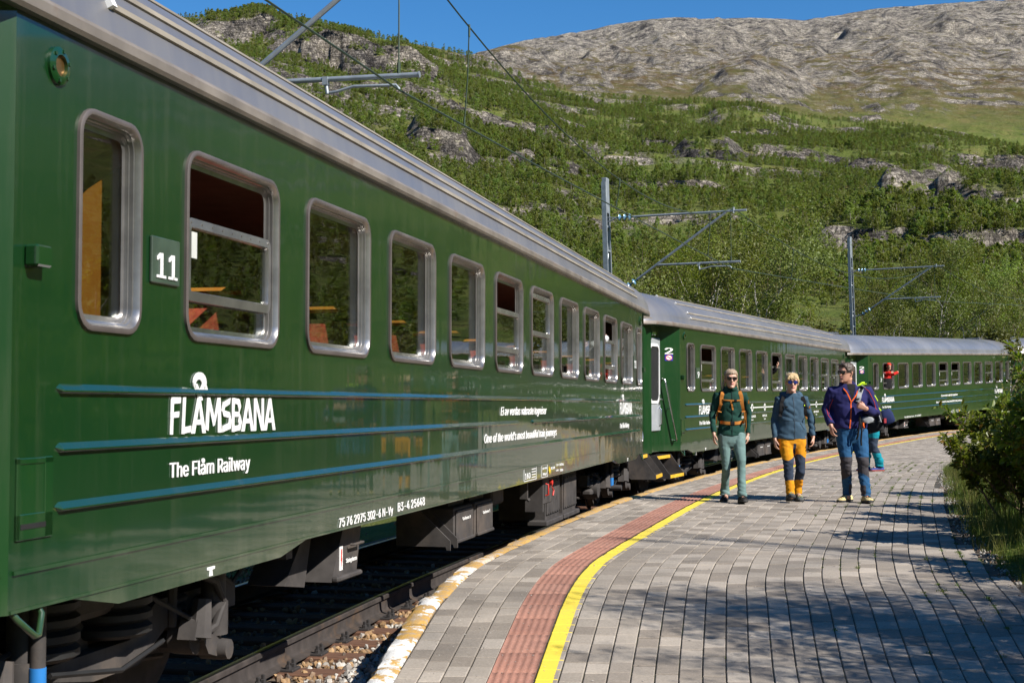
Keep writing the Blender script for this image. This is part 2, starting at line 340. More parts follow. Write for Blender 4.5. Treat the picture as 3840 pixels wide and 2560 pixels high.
def ground_mat():
    m, t, b = mat0('ground')
    v = t.coord('Object'); geo = t.new('ShaderNodeNewGeometry')
    sx = t.new('ShaderNodeSeparateXYZ'); t.link(geo.outputs['True Normal'], sx.inputs[0]); sp = t.new('ShaderNodeSeparateXYZ'); t.link(geo.outputs['Position'], sp.inputs[0])
    up = t.math('ABSOLUTE', sx.outputs[2])
    n1 = t.noise(v, .012, 8, .62); n2 = t.noise(v, .07, 7, .65); n3 = t.noise(v, .4, 6, .7); n4 = t.noise(v, 3.0, 5, .65)
    grass = t.ramp(n2, [(.3, (.08, .12, .02)), (.5, (.13, .168, .034)), (.62, (.18, .18, .05)), (.75, (.13, .085, .035))])
    grass = t.mix(t.ramp(n3, [(.4, 0), (.75, .55)]), grass, (.17, .16, .06))
    heath = t.ramp(n2, [(.28, (.10, .10, .035)), (.45, (.19, .16, .07)), (.58, (.16, .10, .055)), (.72, (.24, .20, .10))])
    strata = t.coord('Object', (.5, .5, 4.0))
    r1 = t.noise(strata, .25, 9, .7)
    rock = t.ramp(r1, [(.3, (.085, .078, .072)), (.5, (.20, .183, .165)), (.68, (.33, .305, .275))])
    rock = t.mix(t.ramp(n3, [(.55, 0), (.7, .75)]), rock, (.33, .32, .22)); nf = t.noise(v, .055, 12, .78); fis = t.noise(t.coord('Object', (1, 1, .22)), .55, 6, .65); lay = t.noise(t.coord('Object', (.35, .35, 3.2)), .5, 6, .7); crk = t.math('MULTIPLY', t.ramp(fis, [(.44, 1), (.5, .30), (.56, 1)]), t.ramp(lay, [(.42, .45), (.5, 1)])); rock = t.mix(1.0, rock, crk, 'MULTIPLY'); rock = t.mix(1.0, rock, t.ramp(nf, [(.40, (.5, .5, .54)), (.5, (1.7, 1.64, 1.53)), (.62, (2.9, 2.78, 2.5))]), 'MULTIPLY')
    heath = t.mix(1.0, heath, t.ramp(nf, [(.36, (.6, .6, .55)), (.5, (1.1, 1.08, 1.0)), (.66, (1.5, 1.42, 1.3))]), 'MULTIPLY')
    hi = t.math('MULTIPLY', t.math('SUBTRACT', sp.outputs[2], 175.0), 1 / 110.0, True)     # bare above the tree line
    rock = t.mix(1.0, rock, t.ramp(hi, [(0, (1, 1, 1)), (1, (1.45, 1.46, 1.47))]), 'MULTIPLY'); base = t.mix(hi, grass, heath)
    steep = t.ramp(t.math('ADD', up, t.math('MULTIPLY', t.math('SUBTRACT', n3, .5), .16)), [(.77, 1), (.86, 0)])
    bare = t.ramp(t.math('ADD', t.math('MULTIPLY', hi, .20), t.math('ADD', t.math('ADD', t.math('MULTIPLY', n1, .35), t.math('MULTIPLY', n2, .45)), t.math('MULTIPLY', t.math('MULTIPLY', t.math('SUBTRACT', sp.outputs[2], 330.0), 1 / 260.0, True), .10))), [(.595, 0), (.645, 1)])
    stones = t.ramp(t.noise(v, .10, 10, .8), [(.50, 0), (.57, 1)])
    bare = t.math('MAXIMUM', bare, t.math('MULTIPLY', stones, t.math('MULTIPLY', hi, .8)), True)
    c = t.mix(t.math('MAXIMUM', steep, t.math('MULTIPLY', bare, t.math('ADD', t.math('MULTIPLY', hi, .9), .12)), True), base, rock)
    t.link(c, b.inputs['Base Color']); b.inputs['Roughness'].default_value = .95; b.inputs['Specular IOR Level'].default_value = .1
    h = t.math('ADD', t.math('ADD', t.math('MULTIPLY', t.noise(v, .12, 9, .7), 6.0), t.math('MULTIPLY', n4, .12)), t.math('ADD', t.math('MULTIPLY', t.math('MULTIPLY', nf, hi), 22.0), t.math('MULTIPLY', t.math('MULTIPLY', crk, steep), 1.6)))
    t.link(t.bump(h, .9, 1.0), b.inputs['Normal'])
    return m
build_ground()
# ================================================================ birch woods on the hillside
LEAF_FAR = leafmat('hillside_leaf', (.15, .21, .036), (.25, .305, .058), .48)
LEAF_NEAR = leafmat('birch_leaf', (.075, .095, .018), (.15, .155, .03), .35)
LEAF_DARK = leafmat('dark_birch_leaf', (.12, .18, .036), (.195, .25, .052), .48)
def bark_mat():
    m, t, b = mat0('birch_bark'); v = t.coord('Object', (1, 1, 3.5)); n = t.noise(v, 5.0, 5, .7); n2 = t.noise(t.coord('Object', (1, 1, .5)), 3.0, 4)
    c = t.ramp(n, [(.42, (.05, .042, .036)), (.50, (.58, .54, .49)), (.8, (.74, .71, .66))]); c = t.mix(t.ramp(n2, [(.5, 0), (.75, .6)]), c, (.17, .14, .11))
    t.link(c, b.inputs['Base Color']); b.inputs['Roughness'].default_value = .8; t.link(t.bump(n, .4, .01), b.inputs['Normal']); return m
BARK = bark_mat()
BARK_FAR = pm('grey_bark', (.22, .19, .16), .9, var=.4, vs=3)
def leaf_quads(C, N, size, r, asp=1.0):
    """C centres, N preferred normals; random little quads"""
    n = len(C); d = r.normal(size=(n, 3)) * .8 + N * .9; d /= np.linalg.norm(d, axis=1)[:, None]
    a = np.cross(d, r.normal(size=(n, 3))); a /= np.linalg.norm(a, axis=1)[:, None] + 1e-9; b = np.cross(d, a)
    s = (size * r.uniform(.6, 1.35, n))[:, None]; V = np.stack([C - a * s * asp, C - b * s * .62, C + a * s * asp, C + b * s * .62], 1).reshape(-1, 3)
    return V, np.arange(4 * n).reshape(n, 4)
def crown_points(r, n, H, W, base=.2, lumps=9, fill=.35):
    """uneven crown built of lumps round a leader; returns centres and outward normals"""
    C, Nn = [], []
    zs = np.sort(r.uniform(base, .97, lumps)); 
    for k, q in enumerate(zs):
        w = W * math.sin(PI * min(1, max(.12, (q - base) / (1.02 - base)) ** .75)) * r.uniform(.55, 1.1) + .04 * W
        ang = k * 2.4 + r.uniform(-.5, .5); c = np.array([math.cos(ang) * w * .6, math.sin(ang) * w * .6, q * H]); rad = np.array([1, 1, r.uniform(.7, 1.25)]) * (w * .55 + .09 * W)
        m = int(n / lumps); d = r.normal(size=(m, 3)); d /= np.linalg.norm(d, axis=1)[:, None]; rr = r.uniform(fill, 1, m) ** .5
        C.append(c + d * rad * rr[:, None]); Nn.append(d * [1, 1, 1] + [0, 0, .35])
    return np.concatenate(C), np.concatenate(Nn)
def far_tree_mesh(k):
    r = np.random.default_rng(100 + k); H = 1.0; W = [.24, .19, .27, .21, .31, .20][k]
    C, N = crown_points(r, [560, 520, 640, 560, 660, 540][k], H, W, [.12, .15, .06, .2, .05, .1][k], 8 + k % 3, .3)
    V, F = leaf_quads(C, N, .030, r)
    t = MB(); t.tube([(0, 0, -.05), (.01, .01, .4), (0, .02, .9)], [.016, .011, .003], 4)
    for q in range(3): a = r.uniform(0, 6.3); t.tube([(0, 0, .25 + .17 * q), (.15 * math.cos(a), .15 * math.sin(a), .45 + .17 * q)], [.008, .003], 3)
    tv, tf = np.array(t.v), t.f; quads = np.array([f if len(f) == 4 else (f[0], f[1], f[2], f[2]) for f in tf]); good = np.array([len(set(q)) == 4 for q in quads]); quads = quads[good] + len(V)
    return raw_mesh('hillside_birch', np.concatenate([V, tv]), np.concatenate([F, quads]), [[LEAF_FAR, LEAF_FAR, LEAF_DARK, LEAF_FAR, LEAF_DARK, LEAF_FAR][k], BARK_FAR], np.concatenate([np.zeros(len(F)), np.ones(len(quads))]))
FAR_MESH = [far_tree_mesh(k) for k in range(6)]
def sample_woods():
    r = np.random.default_rng(21); out = []
    n = 104000; az = r.uniform(R(-21), R(23), n); rr = np.sqrt(r.uniform(85 ** 2, 1000 ** 2, n)); out.append((az, rr, np.full(n, 1.0)))
    n2 = 11000; az2 = np.concatenate([r.uniform(R(26), R(178), n2), r.uniform(R(-178), R(-24), n2 // 3)]); rr2 = np.sqrt(r.uniform(40 ** 2, 480 ** 2, len(az2))); out.append((az2, rr2, np.full(len(az2), 1.0)))
    az, rr = np.concatenate([o[0] for o in out]), np.concatenate([o[1] for o in out]); x, y = rr * np.sin(az), rr * np.cos(az)
    z = height(x, y); e = 1.5; sl = np.hypot((height(x + e, y) - z) / e, (height(x, y + e) - z) / e)
    px = 1176 + F_PX * np.tan(np.clip(az, -1.2, 1.2)); r1 = np.interp(px, [300, 1100, 1600, 2352], [760, 900, 880, 800])
    q = rr / r1; dens = np.interp(px, [900, 1500], [.56, .46]) + 1.05 * (fbm(x / 42, y / 42, 71, 4) - .44) * 2.9
    dens = dens * (1 - sstep(.86, 1.04, q + .12 * (fbm(x / 60, y / 60, 73, 3) - .5))) * (1 - sstep(.55, 1.0, sl)) * np.clip(rr / 260, .45, 1.0)
    dens = np.where(np.abs(az) > R(23.5), .9, dens)
    # mossy clearings
    for p0, p1, q0, q1 in ((1840, 1990, 300, 345), (1900, 2060, 372, 430), (560, 800, 560, 600)): dens = np.where((px > p0) & (px < p1) & (rr > q0) & (rr < q1), dens * .1, dens)
    far = np.abs(az) > R(23.5)
    lat, dist, rz = lateral(x, y); ok = (dist > 14) & (r.uniform(size=len(x)) < dens)
    ok &= ~((az > 0) & (rr < 95) & (lat > -14) & (lat < 12))
    x, y, z, rr, az = x[ok], y[ok], z[ok], rr[ok], az[ok]
    h = r.uniform(2.3, 5.2, len(x)) * np.interp(fbm(x / 120, y / 120, 77, 3), [.3, .7], [.75, 1.2]) * np.interp(rr, [80, 250, 700, 900], [.95, 1.0, 1.0, .7])
    return x, y, z, h, rr, az
WX, WY, WZ, WH, WR, WA = sample_woods()
_front = np.abs(WA) < R(21)
_order = np.argsort(np.where(_front, WR / WH, 1e9))[:255]
_single = np.zeros(len(WX), bool); _single[_order] = True
for n, k in enumerate(_order):
    o = link('birch_tree', FAR_MESH[int(rng.integers(6))]); o.location = (WX[k], WY[k], WZ[k] - .1); s = float(WH[k]); o.scale = (s * rng.uniform(.85, 1.3), s * rng.uniform(.85, 1.3), s); o.rotation_euler = (0, 0, rng.uniform(0, 6.28))
    px = 1176 + F_PX * math.tan(WA[k]); where = 'above the first coach, left of the tall mast' if px < 1400 else ('between the two masts' if px < 1955 else 'right of the second mast'); sz = 'small' if WH[k] < 4.6 else ('middling' if WH[k] < 6 else 'tall')
    tag(o, sz + ' birch in the hillside wood ' + where, 'tree', 'birches on the lower hillside')
def instancer(name, P, meshes, scale, rot, idx, kind='stuff'):
    """one object that scatters copies of a few meshes over points (geometry nodes)"""
    me = bpy.data.meshes.new(name); me.vertices.add(len(P)); me.vertices.foreach_set('co', np.asarray(P, np.float32).ravel())
    for nm, tp, arr in (('sc', 'FLOAT_VECTOR', scale), ('rt', 'FLOAT_VECTOR', rot), ('ix', 'INT', idx)):
        at = me.attributes.new(nm, tp, 'POINT'); at.data.foreach_set('value' if tp == 'INT' else 'vector', np.asarray(arr, np.int32 if tp == 'INT' else np.float32).ravel())
    o = link(name, me); tag(o, kind=kind)
    g = bpy.data.node_groups.new(name, 'GeometryNodeTree'); g.interface.new_socket('Geometry', in_out='INPUT', socket_type='NodeSocketGeometry'); g.interface.new_socket('Geometry', in_out='OUTPUT', socket_type='NodeSocketGeometry')
    gi, go = g.nodes.new('NodeGroupInput'), g.nodes.new('NodeGroupOutput'); jn = g.nodes.new('GeometryNodeJoinGeometry')
    def attr(nm, tp):
        q = g.nodes.new('GeometryNodeInputNamedAttribute'); q.data_type = tp; q.inputs[0].default_value = nm; return q.outputs[0]
    for k, m in enumerate(meshes):
        src = bpy.data.objects.new(m.name, m)
        oi = g.nodes.new('GeometryNodeObjectInfo'); oi.inputs['Object'].default_value = src; oi.inputs['As Instance'].default_value = True
        cmp_ = g.nodes.new('FunctionNodeCompare'); cmp_.data_type = 'INT'; cmp_.operation = 'EQUAL'
        si = [q for q in cmp_.inputs if q.type == 'INT']; si[1].default_value = k; g.links.new(attr('ix', 'INT'), si[0])
        ip = g.nodes.new('GeometryNodeInstanceOnPoints'); g.links.new(gi.outputs[0], ip.inputs['Points']); g.links.new(cmp_.outputs[0], ip.inputs['Selection']); g.links.new(oi.outputs['Geometry'], ip.inputs['Instance'])
        g.links.new(attr('rt', 'FLOAT_VECTOR'), ip.inputs['Rotation']); g.links.new(attr('sc', 'FLOAT_VECTOR'), ip.inputs['Scale']); g.links.new(ip.outputs[0], jn.inputs[0])
    g.links.new(jn.outputs[0], go.inputs[0]); md = o.modifiers.new('scatter', 'NODES'); md.node_group = g; return o
_k = ~_single; _n = int(_k.sum())
instancer('woods', np.stack([WX, WY, WZ - .12], 1)[_k], FAR_MESH, np.stack([WH[_k] * rng.uniform(.85, 1.35, _n), WH[_k] * rng.uniform(.85, 1.35, _n), WH[_k]], 1), np.stack([np.zeros(_n), np.zeros(_n), rng.uniform(0, 6.28, _n)], 1), rng.integers(0, 6, _n))
# ================================================================ railway track
RUST_RAIL = pm('rail_steel', (.055, .046, .042), .7, .2, var=.35, vs=8, bump=.2, dirt=(.12, .075, .045), ds=3)
RAIL_TOP = pm('polished_rail', (.42, .43, .45), .28, 1.0, var=.1)
WOOD = pm('sleeper_wood', (.12, .058, .034), .9, var=.4, vs=9, bump=.6, bs=14, stretch=(1, 6, 6), bd=.01)
IRON = pm('dark_iron', (.035, .032, .032), .75, .3, var=.4, vs=20)
def sweep(off0, prof, s0, s1, ds, dz=0.0):
    rings = []
    for s in np.arange(s0, s1 + 1e-6, ds):
        p, a = track_at(s); n = Vector((math.cos(a), -math.sin(a), 0)); rings.append([tuple(p + n * (off0 + q[0]) + Vector((0, 0, q[1] + dz))) for q in prof])
    return rings
S_CAM = float(_ts[np.argmin(np.hypot(TRACK[:, 0], TRACK[:, 1] - 4))])
S_END = float(_ts[-1]) - 15
tr = thing('railway_track', (0, 0, 0), kind='structure')
def rail_prof(): return [(-.075, -.172), (-.075, -.160), (-.02, -.145), (-.010, -.125), (-.010, -.05), (-.036, -.036), (-.036, -.006), (-.026, 0), (.026, 0), (.036, -.006), (.036, -.036), (.010, -.05), (.010, -.125), (.02, -.145), (.075, -.160), (.075, -.172)]
for sgn in (-1, 1):
    q = MB(); rg = sweep(sgn * .7535, rail_prof(), S_CAM - 6, S_END, 1.0); q.loft(rg, 0)
    q.m = [1 if (k < 16 * (len(rg) - 1) and k % 16 == 7) else 0 for k in range(len(q.f))]
    q.build('rail', [RUST_RAIL, RAIL_TOP], tr, 40)
_q = MB(); _q.box((0, 0, -.10), (2.5, .235, .2), bev=.012); _slm = _q.mesh('sleeper', WOOD)
_q = MB()
_q.box((0, 0, .008), (.34, .17, .022), bev=.005)
for sx in (-.125, .125):
    for sy in (-.05, .05): _q.lathe([(.022, 0), (.022, .022), (.014, .026), (.014, .05), (.006, .055)], (sx, sy, .019), n=6)
_fm = _q.mesh('rail_fastening', IRON)
for k, s in enumerate(np.arange(S_CAM - 3, S_END, .62)):
    p, a = track_at(float(s)); o = link('sleeper', _slm, tr); o.location = (p.x + rng.normal(0, .01), p.y, p.z - .178); o.rotation_euler = (0, 0, -a + rng.normal(0, .012))
    if k < 45:
        f = link('rail_fastening', _fm, o); f.location = (.7535, 0, .0)
_q = MB(); prof = [(-3.6, -1.15), (-2.3, -.62), (-1.7, -.235), (-.8, -.215), (.8, -.215), (1.25, -.21), (1.75, -.23)]
rg = sweep(0, prof, S_CAM - 8, S_END, .5); _q.loft(rg, 0, closed=False)
BAL = pm('ballast_bed', (.16, .12, .085), .95, var=.6, vs=22, bump=1.0, bs=30, bd=.05)
tag(_q.build('track_bed', BAL), kind='structure')
def stone_mesh(k, mats):
    r = np.random.default_rng(300 + k); bm = bmesh.new(); bmesh.ops.create_icosphere(bm, subdivisions=1, radius=1)
    for v in bm.verts: v.co = Vector((v.co.x * 1.25, v.co.y, v.co.z * .75)) * float(r.uniform(.65, 1.2))
    me = bpy.data.meshes.new('ballast_stone'); bm.to_mesh(me); bm.free(); me.materials.append(mats); return me
def stone_mat(name, a, b):
    m, t, bs = mat0(name); oi = t.new('ShaderNodeObjectInfo'); c = t.ramp(oi.outputs['Random'], [(.1, a), (.9, b)]); c = t.mix(t.ramp(t.noise(t.coord(), 1.6, 4), [(.4, 0), (.8, .6)]), c, (.30, .25, .19))
    t.link(c, bs.inputs['Base Color']); bs.inputs['Roughness'].default_value = .9; return m
ST1, ST2, ST3 = stone_mat('rusty_stone', (.16, .085, .035), (.42, .26, .12)), stone_mat('grey_stone', (.24, .22, .20), (.52, .50, .46)), stone_mat('brown_stone', (.07, .05, .04), (.22, .14, .085))
def ballast():
    r = np.random.default_rng(5); n = 15000; s = np.concatenate([r.uniform(S_CAM + .5, S_CAM + 13, n), r.uniform(S_CAM + 13, S_END, 5000)]); lt = np.where(r.uniform(size=len(s)) < .72, r.uniform(.45, 1.85, len(s)), r.uniform(-2.3, .6, len(s)))
    x, y, z = (np.interp(s, _ts, TRACK[:, k]) for k in range(3)); dx, dy = np.interp(s, _ts, _td[:, 0]), np.interp(s, _ts, _td[:, 1]); x, y = x + dy * lt, y - dx * lt
    ok = (x < x_ko(np.clip(y, 5.5, 70)) - .02) & (np.abs(lt - .7535) > .10) & (np.abs(lt + .7535) > .1)
    ph = np.mod(s - (S_CAM - 3) + .31, .62) - .31; on = (np.abs(ph) < .15) & (lt < 1.27); ok &= ~(on & (r.uniform(size=len(s)) < .88))
    s, lt, x, y, z = s[ok], lt[ok], x[ok], y[ok], z[ok]; m = len(s)
    zz = z - .225 + r.uniform(-.02, .045, m) + .035 * sstep(1.1, 1.6, lt); sz = r.uniform(.016, .034, m)
    white = r.uniform(size=m) < np.clip((lt - .95) * 2.0, .08, .8); ix = np.where(white, 2 + r.integers(0, 2, m), np.where(r.uniform(size=m) < .72, r.integers(0, 2, m), 4 + r.integers(0, 2, m)))
    instancer('ballast', np.stack([x, y, zz], 1), [stone_mesh(0, ST1), stone_mesh(1, ST1), stone_mesh(2, ST2), stone_mesh(3, ST2), stone_mesh(4, ST3), stone_mesh(5, ST3)], np.stack([sz, sz, sz], 1), r.uniform(-3, 3, (m, 3)), ix)
ballast()

# ================================================================ platform
def paver_mat(name, ca, cb, paint=None):
    m, t, b = mat0(name); v = t.coord('Object'); geo = t.new('ShaderNodeNewGeometry'); oi = t.new('ShaderNodeObjectInfo')
    rd = t.math('FRACT', t.math('ADD', geo.outputs['Random Per Island'], oi.outputs['Random']))
    c = t.ramp(rd, [(0, ca), (.55, tuple((p + q) / 2 for p, q in zip(ca, cb))), (1, cb)])
    gv = t.new('ShaderNodeNewGeometry').outputs['Position']
    n1 = t.noise(gv, 1.1, 5, .6); n2 = t.noise(gv, 60, 4, .7); n3 = t.noise(gv, 260, 2)
    c = t.mix(1.0, c, t.ramp(n1, [(.3, (.72, .72, .72)), (.7, (1.15, 1.12, 1.08))]), 'MULTIPLY')
    c = t.mix(1.0, c, t.ramp(n2, [(.3, (.78, .78, .78)), (.7, (1.15, 1.15, 1.15))]), 'MULTIPLY')
    c = t.mix(t.ramp(n3, [(.62, 0), (.72, .55)]), c, (.45, .44, .42))
    if paint: c = t.mix(t.ramp(t.math('ADD', t.math('MULTIPLY', n2, .6), t.math('MULTIPLY', n1, .4)), [(.34, .25), (.47, 1)]), c, paint)
    t.link(c, b.inputs['Base Color']); b.inputs['Roughness'].default_value = .85; b.inputs['Specular IOR Level'].default_value = .3
    t.link(t.bump(t.math('ADD', n2, t.math('MULTIPLY', n3, .4)), .35, .004), b.inputs['Normal']); return m
PAVE = paver_mat('concrete_paver', (.22, .190, .158), (.40, .356, .304))
PAVE_Y = paver_mat('yellow_painted_paver', (.20, .18, .16), (.27, .25, .23), (.72, .565, .06))
TACT = paver_mat('red_tactile_tile', (.31, .15, .11), (.39, .20, .148))
SOIL = pm('joint_soil', (.062, .052, .038), .95, var=.6, vs=9, dirt=(.04, .05, .012), ds=1.2)
def kerb_mat():
    m, t, b = mat0('painted_kerb'); v = t.coord('Object'); geo = t.new('ShaderNodeNewGeometry'); sp = t.new('ShaderNodeSeparateXYZ'); t.link(geo.outputs['Position'], sp.inputs[0])
    g = geo.outputs['Position']; n1 = t.noise(g, 3.2, 6, .6); n2 = t.noise(g, 14, 6, .65); n3 = t.noise(g, 90, 4, .7)
    con = t.ramp(n2, [(.3, (.13, .115, .10)), (.7, (.34, .31, .28))]); yel = t.ramp(n3, [(.3, (.42, .23, .045)), (.7, (.60, .37, .10))]); wh = t.ramp(n3, [(.3, (.55, .53, .49)), (.6, (.80, .79, .76))])
    near = t.math('MULTIPLY', t.math('SUBTRACT', 13.2, sp.outputs[1]), .5, True)
    a = t.ramp(t.math('ADD', t.math('MULTIPLY', n1, .8), t.math('MULTIPLY', n2, .35)), [(.565, 0), (.60, 1)])
    pw = t.math('MULTIPLY', a, near)
    c = t.mix(t.ramp(t.math('ADD', n2, t.math('MULTIPLY', n3, .3)), [(.60, 1), (.78, .3)]), con, yel)
    c = t.mix(pw, c, wh); c = t.mix(t.ramp(t.math('ADD', t.math('MULTIPLY', n2, .5), t.math('MULTIPLY', n3, .5)), [(.60, 0), (.66, .85)]), c, con)
    t.link(c, b.inputs['Base Color']); b.inputs['Roughness'].default_value = .85; t.link(t.bump(t.math('ADD', n2, n3), .6, .012), b.inputs['Normal']); return m
KERB = kerb_mat()
plat = thing('platform', (0, 0, 0), kind='structure')
KW = .165
def head_yl(y): return math.atan((float(x_yl(y + .3)) - float(x_yl(y - .3))) / .6)
_yy = np.linspace(5, 72, 400); _hh = np.array([head_yl(q) for q in _yy]); _pp = np.where(_yy < 15, np.interp(_yy, [5, 8.28, 10.4, 12, 15], [.134, .139, .147, .150, .1495]), .1445 / np.cos(_hh)); _pp = np.where(_yy < 15, _pp, np.maximum(_pp, .1495))
def xcol(j, y):
    yl = x_yl(y); ki = x_ko(y) + KW / np.cos(np.interp(y, _yy, _hh))
    return np.where(np.asarray(j) <= 6, ki + (yl - ki) * np.asarray(j) / 6.0, yl + (np.asarray(j) - 6) * np.interp(y, _yy, _pp))
def zp1(y): return float(zplat(y))
def base_sheet():
    q = MB(); ys = np.linspace(5.2, 68, 300); L = []
    for y in ys:
        a, b, z = float(x_ko(y)) + .02, float(x_rb(y)) + .10, zp1(y); L.append([(a, y, -1.3 + max(0, z)), (a, y, z - .010), (a + KW, y, z - .010), ((a + b) / 2, y, z - .010), (b, y, z - .010), (b + .05, y, z - .25)])
    q.loft(L, 0, closed=False); return q.build('paving_bed', SOIL, plat)
base_sheet()
def pav_quads(mb, j, y0, y1, w, mi=0, split=None, dz=0.0, tilt=(0, 0)):
    """one paver of column j from y0 to y1: top with chamfered edges"""
    jl, jc, ch = .0038, .0034, .0045
    def P(u, v, z):                                # u across 0..1, v along
        ym = y0 + (y1 - y0) * v; yy_ = ym - w * (u - .5) * slope(ym); x = float(xcol(j + u, yy_)); return (x, yy_, zp1(yy_) + z + dz + tilt[0] * (u - .5) + tilt[1] * (v - .5))
    def slope(y): return math.tan(float(np.interp(y, _yy, _hh))) * float(np.interp(y, [13, 22], [.15, 1.0]))
    L = abs(y1 - y0); du, dv, cu, cv = jl / w, jc / L, ch / w, ch / L
    o = [P(du, dv, -.012), P(1 - du, dv, -.012), P(1 - du, 1 - dv, -.012), P(du, 1 - dv, -.012)]; m_ = [P(du, dv, -.004), P(1 - du, dv, -.004), P(1 - du, 1 - dv, -.004), P(du, 1 - dv, -.004)]
    u0, u1, v0, v1 = du + cu, 1 - du - cu, dv + cv, 1 - dv - cv
    i = [P(u0, v0, 0), P(u1, v0, 0), P(u1, v1, 0), P(u0, v1, 0)]
    sides = [(a, (a + 1) % 4, 4 + (a + 1) % 4, 4 + a) for a in range(4)] + [(4 + a, 4 + (a + 1) % 4, 8 + (a + 1) % 4, 8 + a) for a in range(4)]
    if split is None: return mb.add(o + m_ + i, sides + [(8, 9, 10, 11)], mi)
    us = u0 + (u1 - u0) * split; e = [P(us, v0, 0), P(us, v1, 0)]
    return mb.add(o + m_ + i + e, sides + [(8, 12, 13, 11), (12, 9, 10, 13)], [1, 0, 1, 1, 1, 0, 1, 1, 1, 0])
def paving():
    rest = MB(); single = []
    for j in range(0, 60):
        if j in (4, 5): continue
        r = np.random.default_rng(900 + j); y = 5.4 + r.uniform(0, .2)
        while y < 66:
            L = .213 * math.cos(float(np.interp(y, _yy, _hh))) * (1 if y > 9 else 1); y1 = y + L; ym = (y + y1) / 2
            xm = float(xcol(j + .5, ym)); w = float(xcol(j + 1, ym) - xcol(j, ym))
            if xm + w * .3 < float(x_rb(ym)):
                a = (j, y, y1, w, r.normal(0, .0012), (r.normal(0, .002), r.normal(0, .002)))
                px = 1920 + 5333 * xm / ym
                (single if (8.0 < ym < 13 and -40 < px < 3890) else rest_l).append((ym, a)) if True else None
            y = y1
    single.sort(key=lambda q: q[0]); keep, more = single[:298], single[298:]
    for ym, (j, y0, y1, w, dz, tl) in rest_l + more: pav_quads(rest, j, y0, y1, w, 0, .82 if j == 6 else None, dz, tl)
    tag(rest.build('pavers', [PAVE, PAVE_Y], plat), kind='stuff')
    for ym, (j, y0, y1, w, dz, tl) in keep:
        q = MB(); pav_quads(q, j, y0, y1, w, 0, .82 if j == 6 else None, dz, tl); o = q.build('paver', [PAVE, PAVE_Y], plat)
rest_l = []
paving()
def tactile():
    y = 5.5; r = np.random.default_rng(4)
    while y < 60:
        h = float(np.interp(y, _yy, _hh)); L = .43 * math.cos(h); y1 = y + L; q = MB(); n = 25; rows = []
        for v in (.004, .012, .25, .5, .75, .988, .996):
            row = []
            for k in range(n + 1):
                u = .012 + .976 * k / n; ym = y + L * v; w2 = float(xcol(6, ym) - xcol(4, ym)); yy_ = ym - w2 * (u - .5) * math.tan(h) * float(np.interp(y, [13, 22], [.15, 1])); z = .0035 * math.cos(2 * PI * u * 6) + .001 if .012 <= v <= .988 else -.006
                row.append((float(xcol(4 + 2 * u, yy_)), yy_, zp1(yy_) + z))
            rows.append(row)
        q.loft(rows, 0, closed=False); o = q.build('tactile_tile', TACT, plat, 60); y = y1
tactile()
def kerbs():
    r = np.random.default_rng(8); y = 5.6; k = 0
    while y < 64:
        L = float(r.uniform(.85, 1.15)); y1 = y + L * math.cos(math.atan((float(x_ko(y + 1)) - float(x_ko(y))))); rows = []; ns = 14; dzk = r.normal(0, .006); dxk = r.normal(0, .008)
        for i in range(ns + 1):
            v = i / ns; yy_ = y + .006 + (y1 - y - .012) * v; xo = float(x_ko(yy_)) + dxk; z = zp1(yy_) + dzk + .006; end = .012 if i in (0, ns) else 0
            rough = (float(vn2(np.array([yy_ * 9.0]), np.array([k * 3.1]), 5)[0]) - .5); r2 = (float(vn2(np.array([yy_ * 7.0]), np.array([k * 5.7 + 9]), 6)[0]) - .5)
            c = (1 if y < 14 else .5)
            rows.append([(xo, yy_, z - .34), (xo + rough * .05 * c, yy_, z - .11), (xo + rough * .06 * c, yy_, z - .03 - end), (xo + .03 + r2 * .03 * c, yy_, z - end), (xo + .085, yy_, z + .004 - end), (xo + KW - .03 + r2 * .03 * c, yy_, z - end), (xo + KW - .006, yy_, z - .012 - end), (xo + KW - .004, yy_, z - .06)])
        q = MB(); q.loft(rows, 0); q.build('kerb_stone', KERB, plat, 50); y = y1; k += 1
kerbs()
def grit():
    r = np.random.default_rng(12); n = 1500; y = 7.5 + 18 * r.uniform(size=n) ** 1.6; x = x_ko(y) + .12 + (x_rb(y) - x_ko(y) - .1) * r.uniform(size=n) ** 1.4
    s = r.uniform(.0025, .006, n); instancer('grit', np.stack([x, y, zplat(y) + .002], 1), [stone_mesh(7, ST2), stone_mesh(8, ST2)], np.stack([s, s, s * .6], 1), r.uniform(-3, 3, (n, 3)) * [0, 0, 1], r.integers(0, 2, n))
grit()
